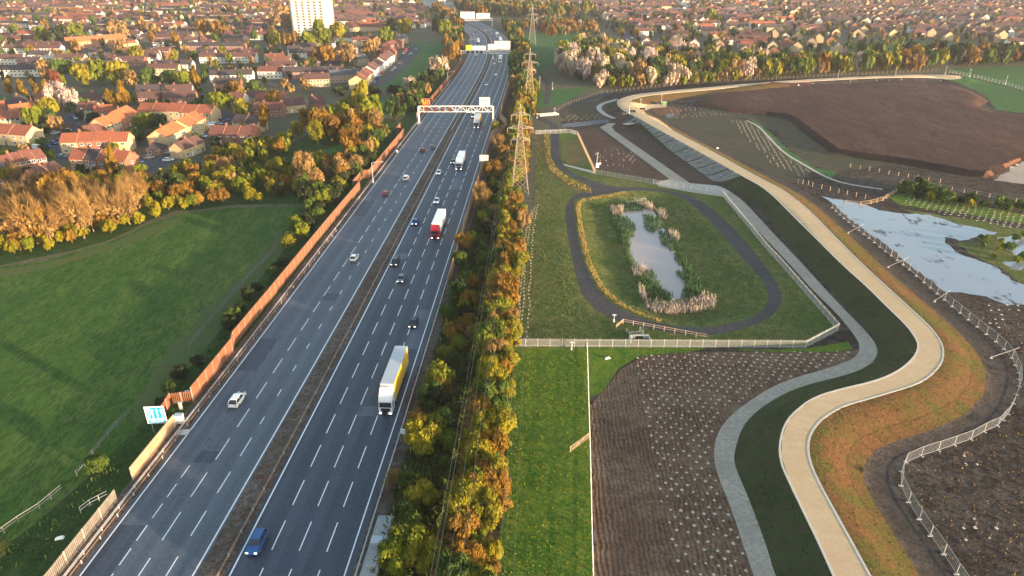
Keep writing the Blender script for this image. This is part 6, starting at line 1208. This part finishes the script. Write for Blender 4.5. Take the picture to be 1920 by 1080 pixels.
putl(815, 452, 'red', 'white', 'white', 'lorry with red cab and plain white trailer', Lt=13.0, Ht=4.1); putl(860, 320, 'white', 'white', 'white', 'all-white lorry near the pale roadside sign', Lt=11.5, Ht=4.1); putl(893, 241, 'silver', 'yellow', 'silver', 'silver-roofed lorry with yellow side just below the gantry', Lt=12.5, Ht=4.3)
putl(938, 117, 'white', 'white', 'silver', 'white lorry right of the cluster under the second gantry', Lt=11, Ht=4.2); putl(933, 70, 'white', 'white', 'white', 'white lorry ahead on the bend', Lt=10, Ht=4); putl(939, 80, 'white', 'silver', 'white', 'white lorry behind the other on the bend', Lt=10, Ht=4)
s, off = so(897, 79); x, y = rp(s, off); l_ = lorry(x, y, heading(s) + math.pi / 2, 'green', 'white', 'cream', 'white lorry with green front on the left carriageway bend', Lt=9, Ht=4, lit=False)
# parked cars
def park(lst, place, group):
    for a, b, col, rz, *k in lst:
        x, y = P0(a, b); kind = k[0] if k else 'car'; o = car(x, y, R(rz), kind, col, None, group, full=False, z=.01); auto(o, f'{ {"darkblue":"dark blue","darkred":"dark red"}.get(col, col) } parked {"van" if kind == "van" else "car"}', place)
park([(33,294,'red',60),(71,281,'white',60,'van'),(88,276,'blue',62),(102,270,'darkblue',60),(111,265,'black',60),(104,251,'silver',150),(83,249,'black',150),(134,221,'darkblue',80),(145,223,'white',10),(149,236,'darkred',30),(127,247,'white',0),(164,246,'white',10),(118,295,'teal',75),(268,310,'blue',20),(316,302,'white',110),(382,257,'white',60),(396,242,'white',60,'van'),(402,238,'white',60,'van'),(411,233,'silver',60),(416,228,'black',60),(422,226,'darkblue',60),(404,215,'white',0,'van'),(312,288,'silver',100),(280,297,'grey',90),(12,303,'grey',60)], 'in the left estate', 'parked cars of the left estate')
rr2 = random.Random(5); pc = []
for t in np.linspace(0, 1, 15):
    a = 702 + (772 - 702) * t; b = 156 - (156 - 88) * t ** .86
    pc.append((a + rr2.uniform(-1, 1), b, rr2.choice(['white', 'silver', 'black', 'red', 'grey', 'blue', 'white']), -8 + rr2.uniform(-5, 5), 'van' if rr2.random() < .15 else 'car'))
    if t > .25 and rr2.random() < .6: pc.append((a + 13, b + 1, rr2.choice(['white', 'silver', 'grey']), -8, 'car'))
park(pc, 'in the terrace street', 'parked cars of the street beside the meadow')
pc = [(1150 + i * 6.5 + rr2.uniform(-2, 2), 50 + i * 4.4, rr2.choice(['white', 'silver', 'grey', 'black', 'darkblue']), 40, 'car') for i in range(7)]; park(pc, 'in the broad street', 'parked cars of the right estate')
# allotments and cemetery-like plots: small sheds
for i in range(26):
    a, b = rr2.uniform(1000, 1100), rr2.uniform(32, 48); x, y = P0(a, b); o = thing('garden_shed', None, 'shed', (x, y, 0), rr2.uniform(0, 3), 'sheds of the allotments'); w, d = rr2.uniform(2.5, 4), rr2.uniform(2.5, 4); mb = MB(); wallmb(mb, w, d, 2.1, 2.8); mb.build('wall', rr2.choice(['wall_white', 'galv', 'wall_buff']), o); mb = MB(); roofmb(mb, w, d, 2.1, 2.8, 0, .15); mb.build('roof', rr2.choice(['roof_slate', 'roof_dark', 'galv']), o); auto(o, 'small pale shed', 'on the allotments')
# wooden garden fences of the near estate
for i, (a, b, c, d) in enumerate(((290,248,262,262),(262,262,262,275),(118,243,140,236),(160,312,180,332),(186,338,232,335),(205,262,250,262),(0,300,50,290),(96,322,118,318),(300,258,300,270),(420,262,470,260),(470,214,520,214),(40,244,60,252))):
    bayfence('garden_fence', ['brown garden fence behind the long cream terrace', 'short garden fence beside the brick garage', 'garden fence beside the cul-de-sac turning', 'garden fence under the golden conifer', 'back garden fence facing the field belt', 'garden fence above the four-unit terrace', 'grey garden fence at the left edge', 'garden fence by the slanting brick row', 'garden fence beside the running cream row', 'garden fence below the dark-roofed pair', 'garden fence behind the red row at the wood', 'garden fence by the large cream row'][i], [P0(a, b), P0(c, d)], 3, 1.7, solidp, .1, 'wood_fence', 'wood_fence', 'garden fences of the left estate')
# ---------------- emit vegetation: nearest 300 of each kind as things, the rest one mass
def emit_veg():
    for cat, lim in (('tree', 300), ('shrub', 300)):
        L_ = []
        for t in VEG:
            if t[6] != cat: continue
            px, py = pix(t[0], t[1]); 
            vis = -60 < px < 1980 and py < 1160
            D = math.hypot(t[0], t[1]); L_.append((0 if vis else 1, -t[3] * t[2] / (D * D), t, px, py))
        L_.sort(key=lambda a: (a[0], a[1])); rest = []
        for i, (nv, _, t, px, py) in enumerate(L_):
            x, y, h, r, kind, place, cat, group = t; D = math.hypot(x, y)
            if nv and (px < -300 or px > 2220): continue
            rz = rnd.uniform(0, 6.28); z = H1(x, y) if x > 8 else 0; var = rnd.randrange(4)
            if i < lim and not nv:
                lod = -1 if D < 135 else (0 if D < 330 else 1)
                o = thing(cat, None, cat, (x, y, z), rz, group or ('trees of the estates' if cat == 'tree' else 'bushes'))
                c = obj('crown', pmesh(kind, var, lod), o, None, 0, (r, r, h)); obj('trunk', trunk_mesh(kind in ('bare', 'pale', 'blossom')), o, None, 0, (h * .8, h * .8, h * .85))
                szw = 'tall' if h > (12 if cat == 'tree' else 5) else ('small' if h < (7 if cat == 'tree' else 3.5) else 'medium')
                auto(o, f'{szw} {LOOK[kind]} {"tree" if cat == "tree" else "bush"}', place)
            else: rest.append((x, y, z, h, r, kind, var, rz, 1 if D < 260 else 2))
        Vs, mi, mats = [], [], []
        for x, y, z, h, r, kind, var, rz, lod in rest:
            V, m = proto(kind, var, lod)
            if m not in mats: mats.append(m)
            c, s = math.cos(rz), math.sin(rz); A = np.c_[(V[:, 0] * c - V[:, 1] * s) * r + x, (V[:, 0] * s + V[:, 1] * c) * r + y, V[:, 2] * h + z]
            Vs.append(A); mi += [mats.index(m)] * (len(V) // 4)
        if Vs:
            V = np.concatenate(Vs); nm = 'distant_trees' if cat == 'tree' else 'low_bushes'
            tag(obj(nm, npmesh(nm, V, len(V) // 4, mats, mi)), 'mass of distant small trees among the far houses' if cat == 'tree' else 'mass of the smallest bushes among the scrub and hedges', 'trees' if cat == 'tree' else 'bushes', kind='stuff')
    print('VEG', len([1 for t in VEG if t[6] == 'tree']), len([1 for t in VEG if t[6] == 'shrub']))
emit_veg()
# ---------------- labels that single out
LM = [(298,775,'the blue sign'),(590,50,'the tower block'),(797,191,'the amber signal'),(975,290,'the nearest pylon'),(992,115,'the second pylon'),(700,325,'the curved lamp'),(878,90,'the yellow sign'),(738,710,'the yellow lorry'),(818,420,'the red lorry'),(867,302,'the white lorry'),(1262,470,'the oval pond'),(1030,216,'the footbridge'),(1180,218,'the sluice'),(1690,440,'the flooded pool'),(0,0,'the top left corner'),(1919,0,'the top right corner'),(560,388,'the left field corner'),(0,490,'the left picture edge'),(140,230,'the cul-de-sac'),(330,215,'the long cream terrace'),(235,190,'the golden conifer'),(118,190,'the blossom tree'),(850,1079,'the bottom edge'),(1740,88,'the sports green'),(1060,40,'the allotments'),(800,120,'the sloping meadow'),(720,130,'the street of terraces'),(1919,110,'the right picture edge'),(1440,120,'the wood corner'),(905,290,'the white roadside sign'),(1600,130,'the plateau fence'),(1275,110,'the pink blossom tree'),(600,285,'the small clearing'),(300,80,'the orange long terrace'),(960,5,'the top centre'),(1160,50,'the broad estate street'),(270,320,'the estate parking lot'),(835,600,'the barrier end'),(1340,35,'the lime estate trees'),(757,840,'the roadside marker sign')]
ORD = ['nearest', 'second nearest', 'third nearest', 'fourth nearest', 'fifth nearest', 'sixth nearest', 'seventh nearest', 'eighth nearest', 'ninth nearest', 'tenth nearest', 'eleventh nearest', 'twelfth nearest']
def label_all():
    grp = {}
    for o, look, place in REG:
        l = o.location; px, py = pix(l.x, l.y, l.z)
        px = min(1919, max(0, px)); k = min(range(len(LM)), key=lambda i: math.hypot((LM[i][0] - px), (LM[i][1] - py) * 1.6))
        grp.setdefault((o['category'], look, place, k), []).append((math.hypot(LM[k][0] - px, (LM[k][1] - py)), o))
    for (cat, look, place, k), L_ in grp.items():
        L_.sort(key=lambda a: a[0])
        for i, (_, o) in enumerate(L_):
            w = ORD[i] if i < len(ORD) else '%dth nearest' % (i + 1); t = f'{look} {place}, {w} to {LM[k][2]}'
            if len(t.split()) > 16: t = f'{look}, {w} to {LM[k][2]}' if sum(1 for g in grp if g[0] == cat and g[1] == look and g[3] == k) == 1 else f'{look} {" ".join(place.split()[-3:])}, {w} to {LM[k][2]}'
            o['label'] = t
label_all()
for o in list(COL.objects):
    if o.get('label') and len(o['label'].split()) > 16: print('LONG', o['label'])
# ---------------- haze: the evening air over the far suburbs
def haze():
    m = bpy.data.materials.new('haze'); m.use_nodes = True; N = m.node_tree.nodes; L = m.node_tree.links; N.remove(N['Principled BSDF'])
    v = N.new('ShaderNodeVolumePrincipled'); v.inputs['Color'].default_value = (.84, .84, 1.0, 1); v.inputs['Density'].default_value = HAZE; v.inputs['Anisotropy'].default_value = .15
    L.new(v.outputs[0], N['Material Output'].inputs['Volume'])
    mb = MB(); mb.box(0, 3750, -2.6, 10040, 8340, 86); MAT['haze'] = m
    tag(mb.build('haze', 'haze'), 'thin warm haze over the whole place', 'haze', kind='stuff')
haze()
